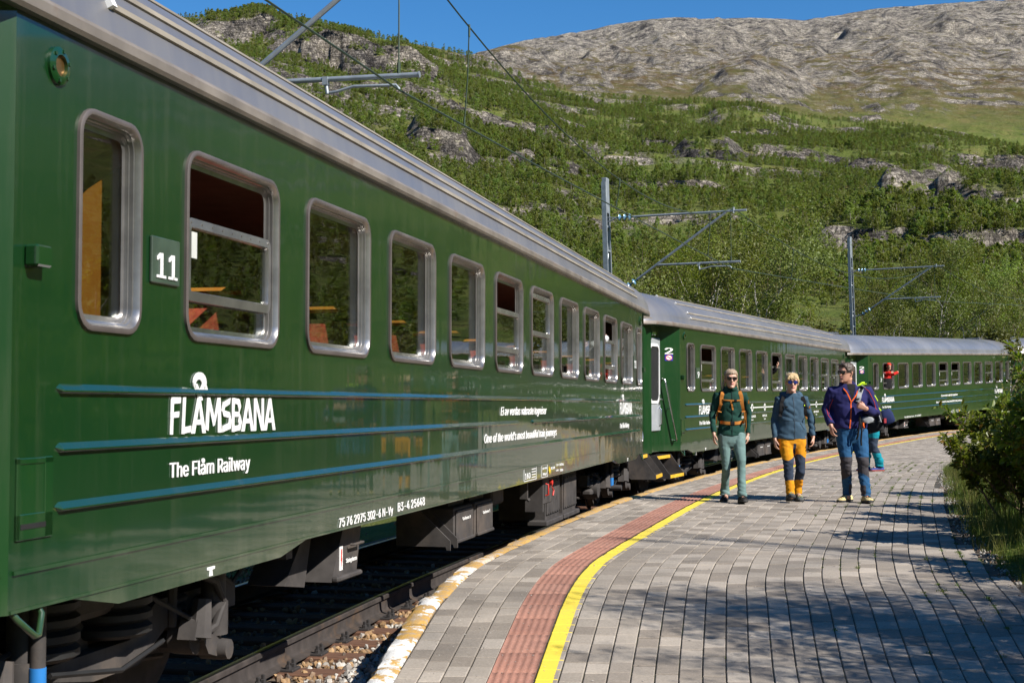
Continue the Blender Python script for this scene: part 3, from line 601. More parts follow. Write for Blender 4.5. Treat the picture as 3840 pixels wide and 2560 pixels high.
# ================================================================ railway coaches
def paint_mat(name, col, wave=.35):
    m, t, b = mat0(name); v = t.coord('Object'); st = t.coord('Object', (3.2, 1, .55)); st2 = t.coord('Object', (11, 1, .7))
    n1 = t.noise(v, .5, 3); n2 = t.noise(st2, 1.0, 5, .65)
    c = t.mix(t.ramp(n1, [(.35, 0), (.7, .35)]), col, tuple(min(1, q * 1.5 + .004) for q in col))
    c = t.mix(t.ramp(n2, [(.52, 0), (.8, .34)]), c, (.06, .075, .045))
    sp = t.new('ShaderNodeSeparateXYZ'); t.link(t.coord(), sp.inputs[0])
    low = t.math('MULTIPLY', t.math('SUBTRACT', 1.02, sp.outputs[2]), 6.0, True); c = t.mix(t.math('MULTIPLY', low, t.ramp(t.noise(st, 1.5, 5, .7), [(.4, .05), (.8, .5)])), c, (.16, .17, .11))
    t.link(c, b.inputs['Base Color']); b.inputs['Roughness'].default_value = .30; b.inputs['Specular IOR Level'].default_value = .5
    b.inputs['Coat Weight'].default_value = 1.0; b.inputs['Coat Roughness'].default_value = .045; b.inputs['Coat IOR'].default_value = 1.55
    h = t.math('ADD', t.noise(st, 1.0, 2, .4), t.math('MULTIPLY', t.noise(v, .8, 2, .4), .8)); bp = t.bump(h, wave, .02); t.link(bp, b.inputs['Coat Normal']); t.link(bp, b.inputs['Normal']); return m
GREEN = paint_mat('green_paint', (.0032, .029, .006), .20)
GREEN2 = paint_mat('end_green_paint', (.004, .036, .007), .05)
RIBG = paint_mat('rib_green_paint', (.0042, .036, .008), .03); RIBG.node_tree.nodes['Principled BSDF'].inputs['Coat IOR'].default_value = 2.3
def roof_mat(name, a, b_, rough, metal):
    m, t, b = mat0(name); v = t.coord('Object'); st = t.coord('Object', (5, .6, .6)); ln = t.coord('Object', (.5, 6, 6))
    n = t.noise(st, 1.0, 6, .65); n2 = t.noise(v, .7, 4); n3 = t.noise(ln, 1.0, 5, .7)
    c = t.ramp(t.math('ADD', t.math('MULTIPLY', n, .5), t.math('MULTIPLY', n2, .5)), [(.36, a), (.62, b_)]); c = t.mix(t.ramp(n3, [(.58, 0), (.8, .35)]), c, (.27, .235, .18))
    t.link(c, b.inputs['Base Color']); b.inputs['Metallic'].default_value = metal; t.link(t.ramp(n2, [(.3, rough), (.7, rough + .15)]), b.inputs['Roughness']); t.link(t.bump(n, .05, .01), b.inputs['Normal']); return m
ROOF_A = roof_mat('dusty_roof', (.21, .21, .23), (.29, .275, .26), .30, .5)
ROOF_B = roof_mat('silver_roof', (.27, .27, .285), (.36, .355, .355), .28, .6)
ALU = pm('aluminium', (.40, .385, .37), .30, .85, var=.25, vs=5, bump=.08, bs=40)
SURR = pm('grey_window_surround', (.135, .115, .105), .45, .35, var=.25, vs=4)
LIP = pm('roof_lip', (.25, .215, .18), .5, .35, var=.3, vs=3, dirt=(.20, .12, .075), ds=4, dth=(.56, .74))
DARK = pm('dark_interior', (.03, .022, .018), .8)
INW = pm('interior_panel', (.16, .11, .075), .6)
ORANGE = pm('orange_partition', (.62, .235, .035), .5, var=.12, vs=3)
SEAT = pm('red_seat_fabric', (.50, .085, .045), .85, var=.3, vs=25)
WHITE = pm('white_lettering', (.82, .82, .80), .4, var=.05)
UNDER = pm('underframe_grey', (.055, .049, .046), .75, .1, var=.35, vs=6, bump=.25, bs=25, dirt=(.10, .08, .066), ds=2.5)
RUBBER = pm('black_rubber', (.012, .012, .012), .6)
DOORG = pm('grey_door', (.36, .38, .40), .35, var=.1, coat=.4)
YELLOW = pm('yellow_step_edge', (.72, .42, .03), .6, var=.25, vs=14)
STEEL = pm('bright_steel', (.55, .55, .54), .25, 1.0, var=.1)
RED = pm('red_handle', (.55, .03, .02), .4, var=.1)
BLUE = pm('blue_band', (.02, .18, .50), .5, var=.1)
SIGN = pm('blue_sign', (.03, .03, .28), .4, var=.05)
PLATE = pm('grey_plate', (.045, .07, .05), .4, coat=.5)
BRASS = pm('brass', (.45, .25, .09), .35, .9)
TICKET = pm('pale_sticker', (.55, .56, .52), .6, var=.1)
YMARK = pm('yellow_mark', (.75, .5, .03), .5)
def glass_mat(name, tint, ior, wave=.02):
    m, t, b = mat0(name); t.n.remove(b); tr = t.new('ShaderNodeBsdfTransparent'); tr.inputs[0].default_value = (*tint, 1)
    gl = t.new('ShaderNodeBsdfGlossy'); gl.inputs['Roughness'].default_value = .012; gl.inputs['Color'].default_value = (.9, .93, .92, 1); lw = t.new('ShaderNodeLayerWeight'); lw.inputs[0].default_value = .5; fr = t.math('ADD', t.math('MULTIPLY', t.math('POWER', lw.outputs['Facing'], 5.0), 1 - ior), ior, True)
    v = t.coord('Object', (1, 1, 1.4)); bp = t.bump(t.noise(v, 1.6, 2, .4), wave, .05); t.link(bp, gl.inputs['Normal'])
    mx = t.new('ShaderNodeMixShader'); t.link(fr, mx.inputs[0]); t.link(tr.outputs[0], mx.inputs[1]); t.link(gl.outputs[0], mx.inputs[2]); t.link(mx.outputs[0], t.n['Material Output'].inputs[0]); return m
RIBM = pm('dusty_rib', (.27, .235, .18), .6, .2, var=.25, vs=3)
GLASS = glass_mat('window_glass', (.84, .87, .85), .075)
_fonts = {}
def font(nm):
    if nm not in _fonts:
        f = None
        try: f = bpy.data.fonts.load(os.path.join(bpy.utils.system_resource('DATAFILES', path='fonts'), nm))
        except Exception: f = None
        _fonts[nm] = f
    return _fonts[nm]
def text_mesh(s, bold=0.0, shear=0.0, fn='Inter.woff2'):
    cu = bpy.data.curves.new('lettering', 'FONT'); f = font(fn)
    if f: cu.font = f
    cu.body = s; cu.size = 1; cu.shear = shear; cu.resolution_u = 3; cu.extrude = .012; cu.fill_mode = 'FRONT'
    o = bpy.data.objects.new('t', cu); COL.objects.link(o); dg = bpy.context.evaluated_depsgraph_get(); me = bpy.data.meshes.new_from_object(o.evaluated_get(dg)); bpy.data.objects.remove(o); bpy.data.curves.remove(cu)
    v = np.zeros(len(me.vertices) * 3); me.vertices.foreach_get('co', v); return me, v.reshape(-1, 3)
def text(s, x0, x1, zb, cap, parent, fr, m, bold=.012, shear=0.0, name='lettering'):
    """letters from x0 to x1 (x1 may be None), baseline zb; fr(x, z, d) -> local point"""
    me, v = text_mesh(s, bold, shear); k = cap / .727; lo, hi = v[:, 0].min(), v[:, 0].max(); kx = (x1 - x0) / (hi - lo) if x1 is not None else k * .62
    nv = len(v); F = [tuple(p.vertices) for p in me.polygons]; bpy.data.meshes.remove(me); q = MB()
    for j, dx in enumerate((0, -1, 1) if bold else (0,)): q.add([fr(x0 + (p[0] - lo) * kx + dx * bold * cap, zb + p[1] * k, .004 + .003 * (p[2] > 0) + .0004 * j) for p in v], F)
    return q.build(name, m, parent)
def rrect(cx, cz, w, h, r, n=5):
    P = []
    for sx, sz, a0 in ((1, -1, -PI / 2), (1, 1, 0), (-1, 1, PI / 2), (-1, -1, PI)):
        for k in range(n + 1): a = a0 + PI / 2 * k / n; P.append((cx + sx * (w / 2 - r) + r * math.cos(a), cz + sz * (h / 2 - r) + r * math.sin(a)))
    return P
WZ0, WZ1, SB, ST = 1.992, 2.932, .885, 3.205
LETTERS = {   # strokes of the angular logo capitals in a unit box
    'F': [[(0, 0), (.24, 0), (.30, .95), (.06, .95)], [(.10, 1), (.92, 1), (.88, .84), (.10, .82)], [(.02, .58), (.78, .62), (.74, .46), (.02, .44)]],
    'L': [[(.05, 0), (.30, 0), (.42, 1), (.17, 1)], [(.05, 0), (.92, .05), (.95, .22), (.08, .17)]],
    'A': [[(0, 0), (.24, 0), (.60, 1), (.42, 1)], [(.76, 0), (1, 0), (.60, 1), (.42, 1)], [(.2, .24), (.8, .24), (.76, .38), (.25, .38)]],
    'M': [[(0, .1), (.18, .06), (.26, 1), (.10, 1)], [(.10, 1), (.26, 1), (.56, .38), (.46, .18)], [(.74, 1), (.90, 1), (.56, .22), (.46, .18)], [(.78, 0), (.98, 0), (.90, 1), (.76, 1)]],
    'S': [[(.14, .86), (.88, 1), (.80, .82), (.20, .70)], [(.02, .62), (.16, .88), (.34, .78), (.24, .58)], [(.04, .66), (.20, .46), (.92, .40), (.80, .58)], [(.98, .34), (.78, .48), (.70, .20), (.88, .10)], [(.08, 0), (.90, .10), (.84, .28), (.12, .18)]],
    'B': [[(.06, 0), (.28, 0), (.28, 1), (.06, 1)], [(.2, 1), (.72, .97), (.62, .80), (.2, .84)], [(.76, .95), (.90, .74), (.72, .56), (.60, .78)], [(.2, .60), (.74, .58), (.74, .44), (.2, .44)], [(.78, .52), (.98, .28), (.80, .04), (.66, .28)], [(.2, 0), (.84, .05), (.78, .20), (.2, .16)]],
    'N': [[(.04, .0), (.24, 0), (.24, 1), (.04, 1)], [(.04, 1), (.28, 1), (.94, .0), (.70, 0)], [(.74, .0), (.94, 0), (.94, 1), (.74, 1)]]}
def logo(x0, z0, adv, h, parent, fr):
    root = None; x = x0
    for ch in 'FLAMSBANA':
        w = adv * {'F': .82, 'L': .78, 'A': 1.12, 'M': 1.32, 'S': .88, 'B': .92, 'N': 1.02}[ch]; q = MB()
        for k, p in enumerate(LETTERS[ch]): q.prism([(x + a * w * 1.02, z0 + b * h) for a, b in p], .003, .007 + .0004 * k, lambda a, b, d: fr(a, b, d))
        q.build('logo_letter', WHITE, parent); x += w * 1.0
WINX = [(-8.56, .56)] + [(-7.235 + 1.63 * i, 1.19) for i in range(10)] + [(8.86, .56)]
def window(par, cx, w, kind, fixed_wall):
    """frame ring with stepped reveal, panes and sashes; y measured inward from the wall plane"""
    Y = lambda d: -HW + d
    hz, cz = WZ1 - WZ0, (WZ0 + WZ1) / 2; r = .13 if w > .7 else .12
    t = MB(); rings = []
    for off, d in ((.030, .0), (.030, -.014), (.020, -.019), (.006, -.016), (-.002, -.004), (-.007, .012), (-.013, .014), (-.015, .032), (-.020, .034), (-.022, .052), (-.045, .054)):
        rings.append([(x, Y(d), z) for x, z in rrect(cx, cz, w - .06 + 2 * off, hz - .06 + 2 * off, max(.03, r - .03 + off))])
    t.loft(rings, 0, cap=False); n = len(rings[0]); t.m = [1 if k < 3 * n else 0 for k in range(len(t.f))]
    fr = t.build('window', [ALU, SURR], par, 40)
    iw, ih, ir = w - .06 - .075, hz - .06 - .075, .06
    def pane(c, ww, hh, d, nm='pane'):
        q = MB(); rr = rrect(cx, c, ww, hh, min(ir, hh * .3), 4); q.prism(rr, Y(d), Y(d + .006), lambda a, b, e: (a, e, b)); return q.build(nm, GLASS, fr)
    def sash(z0, z1, d):
        q = MB(); rg = []
        for off, dd in ((0, .03), (0, 0), (-.045, -.004), (-.05, .012), (-.05, .03)): rg.append([(x, Y(d + dd), z) for x, z in rrect(cx, (z0 + z1) / 2, iw + 2 * off + .02, z1 - z0 + 2 * off, max(.02, .055 + off), 4)])
        q.loft(rg, 0, cap=False)
        for k in range(9): q.lathe([(.006, -.004), (.006, .002)], (cx - iw / 2 + .04 + k * (iw - .08) / 8, Y(d - .002), z1 - .022), 'y', 6)
        q.build('sash', ALU, fr, 40); pane((z0 + z1) / 2, iw - .07, z1 - z0 - .09, d + .014)
    if kind == 'F':
        pane(cz, iw, ih, .055)
        q = MB(); q.box((cx - iw / 2 + .045, Y(.052), WZ1 - .20), (.06, .004, .12)); q.build('sticker', TICKET, fr)
    elif kind == 'N': pane(cz, iw, ih, .055)
    elif kind == 'O':
        sash(2.19, 2.60, .016); pane((2.05 + 2.20) / 2, iw, .19, .05)
        q = MB(); q.box((cx - iw / 2 + .10, Y(.027), 2.47), (.06, .004, .13)); q.build('sticker', TICKET, fr)
    else:
        sash(2.42, WZ1 - .07, .016); pane((2.05 + 2.42) / 2, iw, .38, .05)
    return fr
def coach(idx, kinds, number, uic, cls, roofm, ribs, mode, label):
    ax, a, dz, pt = COACH[idx]
    root = thing('railway_coach', (ax.x, ax.y, RAIL + dz), PI / 2 - a, label, 'railway coach', 'green coaches of the train'); root.rotation_euler = (0, pt, PI / 2 - a)
    Y = -HW
    wall = lambda x, z, d: (x, Y - d, z)
    # side panel with openings
    t = MB(); xs = [-9.3] + [(WINX[i][0] + WINX[i][1] / 2 + WINX[i + 1][0] - WINX[i + 1][1] / 2) / 2 for i in range(11)] + [9.3]; za, zb = 1.90, 3.0
    for i, (cx, w) in enumerate(WINX):
        x0, x1 = xs[i], xs[i + 1]; P = rrect(cx, (WZ0 + WZ1) / 2, w - .02, WZ1 - WZ0 - .02, .12); n = 6; cor = [(x1, za), (x1, zb), (x0, zb), (x0, za)]
        vs = [wall(*p, 0) for p in P] + [wall(*c, 0) for c in cor]; fs = []
        for c in range(4):
            for k in range(n - 1): fs.append((24 + c, c * n + k + 1, c * n + k))
            fs.append((24 + c, 24 + (c + 1) % 4, ((c + 1) * n) % 24, c * n + n - 1))
        t.add(vs, fs)
        t.add([wall(x0, SB, 0), wall(x1, SB, 0), wall(x1, za, 0), wall(x0, za, 0)], [(0, 1, 2, 3)]); t.add([wall(x0, zb, 0), wall(x1, zb, 0), wall(x1, ST, 0), wall(x0, ST, 0)], [(0, 1, 2, 3)])
    # bogie skirts, bottom return
    for s in (-1, 1):
        pl = [(s * 8.82, SB), (s * 8.44, .815), (s * 6.56, .822), (s * 6.16, SB)]; t.add([wall(x, z, .001) for x, z in pl], [(0, 1, 2, 3)]); t.add([wall(x, z, 0) for x, z in pl] + [wall(x, z, -.05) for x, z in pl], [(0, 1, 5, 4), (1, 2, 6, 5), (2, 3, 7, 6)])
    t.add([wall(-9.3, SB, 0), wall(9.3, SB, 0), wall(9.3, SB, -.08), wall(-9.3, SB, -.08)], [(0, 1, 2, 3)])
    # far side (plain)
    t.add([(-9.3, HW, SB), (9.3, HW, SB), (9.3, HW, ST), (-9.3, HW, ST)], [(3, 2, 1, 0)])
    body = t.build('body_side', GREEN, root)
    # ribs, drip rail
    def rib(x0, x1, zt):
        q = MB(); h, d, e = .042, .024, .03
        q.loft([[wall(x0, zt - h * .5, 0.001), wall(x0, zt - h * .5, .0015), wall(x0, zt - h * .5 + .001, .0015), wall(x0, zt - h * .5 + .001, .001)], [wall(x0 + e, zt - h, -.002), wall(x0 + e, zt - h + .008, d), wall(x0 + e, zt - .028, d), wall(x0 + e, zt, -.002)], [wall(x1 - e, zt - h, -.002), wall(x1 - e, zt - h + .008, d), wall(x1 - e, zt - .028, d), wall(x1 - e, zt, -.002)], [wall(x1, zt - h * .5, .001), wall(x1, zt - h * .5, .0015), wall(x1, zt - h * .5 + .001, .0015), wall(x1, zt - h * .5 + .001, .001)]])
        q.build('side_rib', RIBG, root)
    rib(-8.98, 8.97, 1.768); rib(-8.98, 8.97, 1.292)
    if mode == 'map': rib(-8.98, 8.97, 1.53)
    else: rib(-8.98, -.29, 1.53); rib(.345, 8.97, 1.53)
    q = MB(); q.box((0, Y - .004, 1.04), (18.55, .012, .016)); q.box((0, Y - .003, SB + .008), (18.58, .010, .012)); q.build('drip_rail', GREEN2, root)
    # windows
    for i, (cx, w) in enumerate(WINX): window(body, cx, w, kinds[i], None)
    # roof
    q = MB(); prof = [(-1.535, 3.205), (-1.548, 3.222), (-1.548, 3.262), (-1.53, 3.285)]
    for k in range(1, 24): th = PI * k / 24; prof.append((-1.525 * math.cos(th), 3.285 + .675 * math.sin(th) ** .92))
    prof += [(1.53, 3.285), (1.548, 3.262), (1.548, 3.222), (1.535, 3.205)]
    rg = []
    for x, sy, drop in ((-11.1, .70, .20), (-11.0, .80, .09), (-10.7, .90, .03), (-10.3, .975, .006), (-9.9, 1, 0), (-9.3, 1, 0), (0, 1, 0), (9.3, 1, 0), (9.9, 1, 0), (10.3, .975, .006), (10.7, .90, .03), (11.0, .80, .09), (11.1, .70, .20)):
        rg.append([(x, y * sy, z - drop * ((z - 3.2) / .76) ** .5 if z > 3.2 else z) for y, z in prof])
    q.loft(rg, 0); nn = len(prof); q.m = [1 if (k % nn) < 3 or (nn - 5) <= (k % nn) < nn - 1 else 0 for k in range(len(q.f))]
    roof = q.build('roof', [roofm, LIP], root, 35)
    if ribs:
        for th in (.16, .31, .62, .95, 1.28, PI - 1.28, PI - .95, PI - .62, PI - .31, PI - .16):
            y, z = -1.525 * math.cos(th), 3.285 + .675 * math.sin(th) ** .92; ny, nz = -math.cos(th), .7 * math.sin(th) + .35; q = MB(); l = math.hypot(ny, nz); ny, nz = ny / l, nz / l; x1 = 8.55 + .25 * math.sin(th)
            for xx0, xx1, mi, hh in ((-x1, x1, 0, .011), (-x1 - .03, -x1 + .01, 1, .026)):
                c = [(y - nz * .018, z + ny * .018), (y + nz * .018, z - ny * .018)]; q.add([(xx, p[0] + ny * e, p[1] + nz * e) for xx in (xx0, xx1) for p in c for e in (-.01, hh)], [(0, 1, 3, 2), (4, 6, 7, 5), (1, 5, 7, 3), (0, 4, 5, 1), (2, 3, 7, 6)], mi)
            q.build('roof_rib', [RIBM, WHITE], roof)
    for x in (-9.6, 9.6):
        q = MB(); q.box((x, 0, 3.985), (1.5, .62, .07), bev=.02)
        for k in range(5): q.lathe([(.03, 0), (.03, .03), (.01, .035)], (x - .6 + .3 * k, -.25, 4.01), n=8)
        q.build('roof_vent', ALU, roof)
    # ends
    for e in (-1, 1):
        u = lambda uu: e * (9.3 + uu)
        q = MB()
        for sgn in (-1, 1):
            yv = lambda v: sgn * (HW - v); ol = [(0, 0), (.4, .30), (1.30, .30), (1.36, .15), (1.8, .42)]; zl = [.885, 3.2]
            for k in range(4):
                (u0, v0), (u1, v1) = ol[k], ol[k + 1]; z0 = .885
                q.add([(u(u0), yv(v0), z0), (u(u1), yv(v1), z0), (u(u1), yv(v1), 3.21), (u(u0), yv(v0), 3.21)], [(0, 1, 2, 3)])
            q.add([(u(0), yv(0), 3.203), (u(1.5), yv(.0), 3.203), (u(1.5), yv(.5), 3.203), (u(0), yv(.5), 3.203)], [(0, 1, 2, 3)])
            q.add([(u(0), yv(.0), .89), (u(.4), yv(.3), .89), (u(1.3), yv(.3), .89), (u(1.36), yv(.15), .89), (u(1.8), yv(.42), .89), (u(1.8), 0, .89), (u(0), 0, .89)], [tuple(range(7))])
        q.add([(u(1.8), -HW + .42, .885), (u(1.8), HW - .42, .885), (u(1.8), HW - .42, 3.45), (u(1.8), -HW + .42, 3.45)], [(0, 1, 2, 3)])
        end = q.build('end_vestibule', GREEN2, root)
        # door on the platform side
        yd = -HW + .30; q = MB(); c = u(.83); q.box((c, yd - .02, 2.13), (.80, .04, 1.72), bev=.012); d = q.build('door', DOORG, end)
        q = MB(); rg = [[(x, yd - .042 - dd, z) for x, z in rrect(c, 2.33, .52 + o, 1.0 + o, .10 + o / 2)] for o, dd in ((.10, 0), (.10, .014), (0, .02), (0, 0))]; q.loft(rg, 0, cap=False); wf = q.build('door_window', WHITE if idx else ALU, d, 40)
        q = MB(); q.prism(rrect(c, 2.33, .52, 1.0, .1), yd - .047, yd - .043, lambda aa, b, ee: (aa, ee, b)); q.build('pane', RUBBER, d)
        hx = c - e * .30; q = MB(); q.tube([(hx, yd - .04, 1.70), (hx, yd - .09, 1.66), (hx, yd - .09, 1.40), (hx, yd - .04, 1.36)], .013, 8); q.box((hx, yd - .05, 1.85), (.05, .02, .20), bev=.008); q.tube([(hx, yd - .07, 1.86), (hx + .10, yd - .08, 1.85)], .012, 6); q.build('door_handle', STEEL, d, 40)
        q = MB(); q.box((u(1.12), -HW + .22, 3.06), (.26, .12, .07), bev=.008); q.build('lamp_bracket', GREEN2, end)
        # inclined handrail and its panel
        pn = lambda uu, dd, z: (u(uu) , -HW + .75 * uu - dd * .8, z)
        off = lambda uu, dd, z: (e * (9.3 + uu + dd * .6), -HW + .75 * uu - dd * .8, z)
        q = MB(); q.tube([off(.34, 0, 2.23), off(.34, .09, 2.22), off(.33, .10, 2.16), off(.14, .10, 1.14), off(.13, .09, 1.08), off(.13, 0, 1.08)], .016, 8); q.tube([off(.24, 0, 1.68), off(.24, .10, 1.68)], .012, 6); q.build('handrail', STEEL, end, 50)
        q = MB(); p0, p1 = off(.02, .003, 1.04), off(.38, .003, 1.04); q.add([off(.02, .004, 1.03), off(.38, .004, 1.03), off(.38, .004, 1.045), off(.02, .004, 1.045), off(.02, -.01, 1.03), off(.38, -.01, 1.03), off(.38, -.01, 1.045), off(.02, -.01, 1.045)], [(0, 1, 2, 3), (3, 2, 6, 7), (0, 4, 5, 1)]); q.build('panel_seam', GREEN2, end)
        if True:
            f2 = (lambda x, z, d: off(.34 - x, d, z)) if e < 0 else (lambda x, z, d: off(.06 + x, d, z))
            text('2', .06, .20, 2.70, .165, end, f2, WHITE, .05, name='class_number')
            q = MB(); q.add([f2(xx, zz, d) for d in (.002, .006) for xx, zz in ((.055, 2.575), (.205, 2.575), (.205, 2.69), (.055, 2.69))], [(4, 5, 6, 7), (0, 1, 5, 4), (1, 2, 6, 5), (2, 3, 7, 6), (3, 0, 4, 7)]); sg = q.build('no_smoking_sign', SIGN, end)
            q = MB()
            for rad, d, mi in ((.050, .008, 1), (.040, .009, 0)): q.add([f2(.13 + rad * math.cos(k * PI / 10) * 1.25, 2.633 + rad * math.sin(k * PI / 10), d) for k in range(20)], [tuple(range(20))], mi)
            q.add([f2(.09, 2.63, .010), f2(.17, 2.63, .010), f2(.17, 2.64, .010), f2(.09, 2.64, .010)], [(0, 1, 2, 3)], 2); q.add([f2(.095, 2.655, .011), f2(.105, 2.662, .011), f2(.165, 2.612, .011), f2(.155, 2.605, .011)], [(0, 1, 2, 3)], 1)
            q.build('sign_symbol', [WHITE, RED, RUBBER], sg)
            q = MB()
            for uu, zz in ((.12, 2.93), (.19, 2.93), (.26, 2.93), (.12, 3.06)): q.lathe([(.009, 0), (.009, .02)], off(uu, .0, zz), 'y', 6, M=None)
            q.build('panel_bolt', GREEN2, end)
        # steps
        st = MB(); x0, x1 = sorted((u(.42), u(1.28)))
        for zz, y0, y1 in ((.80, -HW + .10, -HW + .5), (.47, -HW - .16, -HW + .25)):
            st.box(((x0 + x1) / 2, (y0 + y1) / 2, zz), (x1 - x0, y1 - y0, .03), 0)
            for k in range(9): st.box((x0 + .06 + k * (x1 - x0 - .12) / 8, (y0 + y1) / 2 + .02, zz + .018), (.012, y1 - y0 - .08, .012), 0)
            st.box(((x0 + x1) / 2, y0 - .006, zz + .002), (x1 - x0, .022, .055), 1)
        st.box(((x0 + x1) / 2, -HW + .28, .63), (x1 - x0, .03, .36), 0)
        for x in (x0 - .015, x1 + .015): st.prism([(-HW - .17, .43), (-HW - .17, .50), (-HW + .08, .84), (-HW + .5, .84), (-HW + .5, .62), (-HW + .25, .43)], x - .008, x + .008, lambda aa, b, ee: (ee, aa, b), 0)
        st.build('step', [UNDER, YELLOW], end)
        # gangway and buffers
        q = MB(); q.box((e * 11.38, 0, 2.2), (.56, 1.15, 2.25), bev=.12)
        for k in range(4): q.box((e * (11.16 + .14 * k), 0, 2.2), (.05, 1.24, 2.34), bev=.1)
        q.build('gangway', RUBBER, root)
        q = MB()
        for y in (-.875, .875): q.lathe([(.09, 11.08), (.09, 11.4), (.06, 11.4), (.06, 11.62), (.22, 11.62), (.235, 11.65), (.22, 11.68)], (0, y, 1.06), 'x', 14, M=Matrix.Scale(e, 4, (1, 0, 0)))
        q.build('buffer', UNDER, root, 40)
        # small fittings on the side
        q = MB(); q.lathe([(.078, 0), (.078, -.012), (.06, -.02), (.045, -.02), (.04, .03)], (e * 9.0, Y, 3.05), 'y', 18)
        for k in range(6): q.lathe([(.009, -.012), (.009, -.024)], (e * 9.0 + .062 * math.cos(k * PI / 3 + .3), Y, 3.05 + .062 * math.sin(k * PI / 3 + .3)), 'y', 6)
        ft = q.build('round_fitting', GREEN2, body, 40); q = MB(); q.lathe([(.043, -.004), (.036, .02), (.012, .03)], (e * 9.0, Y - .002, 3.05), 'y', 14); q.build('bulb_socket', BRASS, ft, 40)
        q = MB(); q.box((e * 9.17, Y - .03, 2.26), (.11, .06, .085), bev=.008); q.build('lamp_iron', GREEN2, body)
        q = MB(); q.tube([(e * 9.245, Y + .03, .90), (e * 9.235, Y, .86), (e * 9.14, Y - .02, .785), (e * 9.115, Y - .02, .785), (e * 9.06, Y, .86), (e * 9.055, Y + .03, .90)], .014, 8); q.build('shunting_handle', GREEN2, root, 50)
        if e < 0:
            q = MB(); x0, x1, z0, z1 = -9.265, -9.005, 1.16, 1.475
            for c_, d_ in (((-9.135, z1 - .012), (.26, .024)), ((-9.135, z0 + .05), (.26, .10)), ((x0 + .012, 1.32), (.024, .315)), ((x1 - .03, 1.32), (.06, .315))): q.box((c_[0], Y - .004, c_[1]), (d_[0], .014, d_[1]), bev=.003)
            q.box((-9.15, Y + .000, 1.35), (.18, .012, .20)); q.build('locker_hatch', GREEN2, body); q = MB(); q.box((-9.15, Y - .0105, 1.212), (.18, .006, .02)); q.build('hatch_slot', RUBBER, body)
        # number plate
        x = e * 8.047 if e < 0 else 8.30; q = MB(); q.box((x, Y - .008, 2.35), (.285, .016, .215), bev=.004); pl = q.build('number_plate', PLATE, body); text(number, x - (.10 if len(number) > 1 else .06), x + (.10 if len(number) > 1 else .06), 2.268, .165, pl, lambda xx, z, d: wall(xx, z, d + .014), WHITE, .03, name='coach_number')
        # logo
        lx = -7.97 if e < 0 else 6.69
        logo(lx, 1.541, .1425, .176, body, wall); text('The Flåm Railway', lx, lx + .945, 1.338, .10, body, wall, WHITE, .028)
        q = MB(); cx, cz = lx + .315, 1.79
        n = 18; q.loft([[wall(cx + (.075 + .0) * math.cos(k * 2 * PI / n), cz + .052 * math.sin(k * 2 * PI / n), d) for k in range(n + 1)] for d in (.003, .009)] + [[wall(cx - .012 + .036 * math.cos(k * 2 * PI / n), cz - .008 + .024 * math.sin(k * 2 * PI / n), d) for k in range(n + 1)] for d in (.009, .003)], 0, cap=False, closed=False)
        q.prism([(cx - .07, cz - .012), (cx - .03, cz - .005), (cx + .035, cz - .085), (cx + .0, cz - .09)], .003, .009, lambda aa, b, d: wall(aa, b, d)); q.prism([(cx + .035, cz - .02), (cx + .075, cz - .01), (cx + .10, cz - .05), (cx + .06, cz - .055)], .003, .009, lambda aa, b, d: wall(aa, b, d)); q.build('logo_loop', WHITE, body)
        xx = e * 7.5; q = MB(); q.prism([(xx - .045, .872), (xx + .045, .872), (xx + .045, .858), (xx + .014, .856), (xx + .022, .826), (xx - .02, .826), (xx - .014, .856), (xx - .045, .858)], .003, .006, lambda aa, b, d: wall(aa, b, d)); q.build('lifting_mark', WHITE, body)
    # lettering
    text(uic, -5.60, -4.47, .908, .082, body, wall, WHITE, .025); text(cls, -4.35, -3.66, .918, .088, body, wall, WHITE, .025)
    if mode == 'slogan':
        text('Ei av verdas vakraste togreiser', -1.09, 1.12, 1.582, .112, body, wall, WHITE, .032, .25); text('One of the world\u2019s most beautiful train journeys', -1.74, 1.71, 1.338, .112, body, wall, WHITE, .032, .25)
    else:
        q = MB(); q.box((.6, Y - .004, 1.625), (13.2, .005, .022)); st = ['MYRDAL', 'VATNAHALSEN', 'REINUNGA', 'MYLLA', 'KJOSFOSSEN', 'K\u00c5RDAL', 'BLOMHELLER', 'BEREKVAM', 'DALSBOTN', 'LUNDEN', 'FL\u00c5M']
        for k in range(11): q.add([wall(-6.0 + 1.3 * k + .10 * math.cos(j * PI / 9), 1.625 + .088 * math.sin(j * PI / 9), .009) for j in range(18)], [tuple(range(18))])
        q.build('route_line', WHITE, body)
        for k in range(11):
            cx = -6.0 + 1.3 * k; q = MB(); q.prism([(cx - .03, 1.57), (cx + .035, 1.58), (cx + .045, 1.66), (cx - .01, 1.685), (cx - .045, 1.63)], .010, .012, lambda aa, b, d: wall(aa, b, d)); q.build('stop_symbol', GREEN2, body); text(st[k], cx - .09 * len(st[k]) * .5, cx + .09 * len(st[k]) * .5, 1.40, .075, body, wall, WHITE, .028); text('Stad', cx - .10, cx + .10, 1.335, .04, body, wall, WHITE, .006)
    text('160', .0, .26, .925, .085, body, wall, WHITE, .028); q = MB()
    for x0, x1, z0, z1 in ((-.04, .58, .905, 1.035), (.86, 1.18, .90, 1.03)):
        for c_, d_ in ((((x0 + x1) / 2, z0), (x1 - x0, .006)), (((x0 + x1) / 2, z1), (x1 - x0, .006)), ((x0, (z0 + z1) / 2), (.008, z1 - z0)), ((x1, (z0 + z1) / 2), (.008, z1 - z0))): q.box((c_[0], Y - .004, c_[1]), (d_[0], .004, d_[1]))
    for k in range(4): q.box((.44, Y - .004, .93 + .028 * k), (.2, .004, .008))
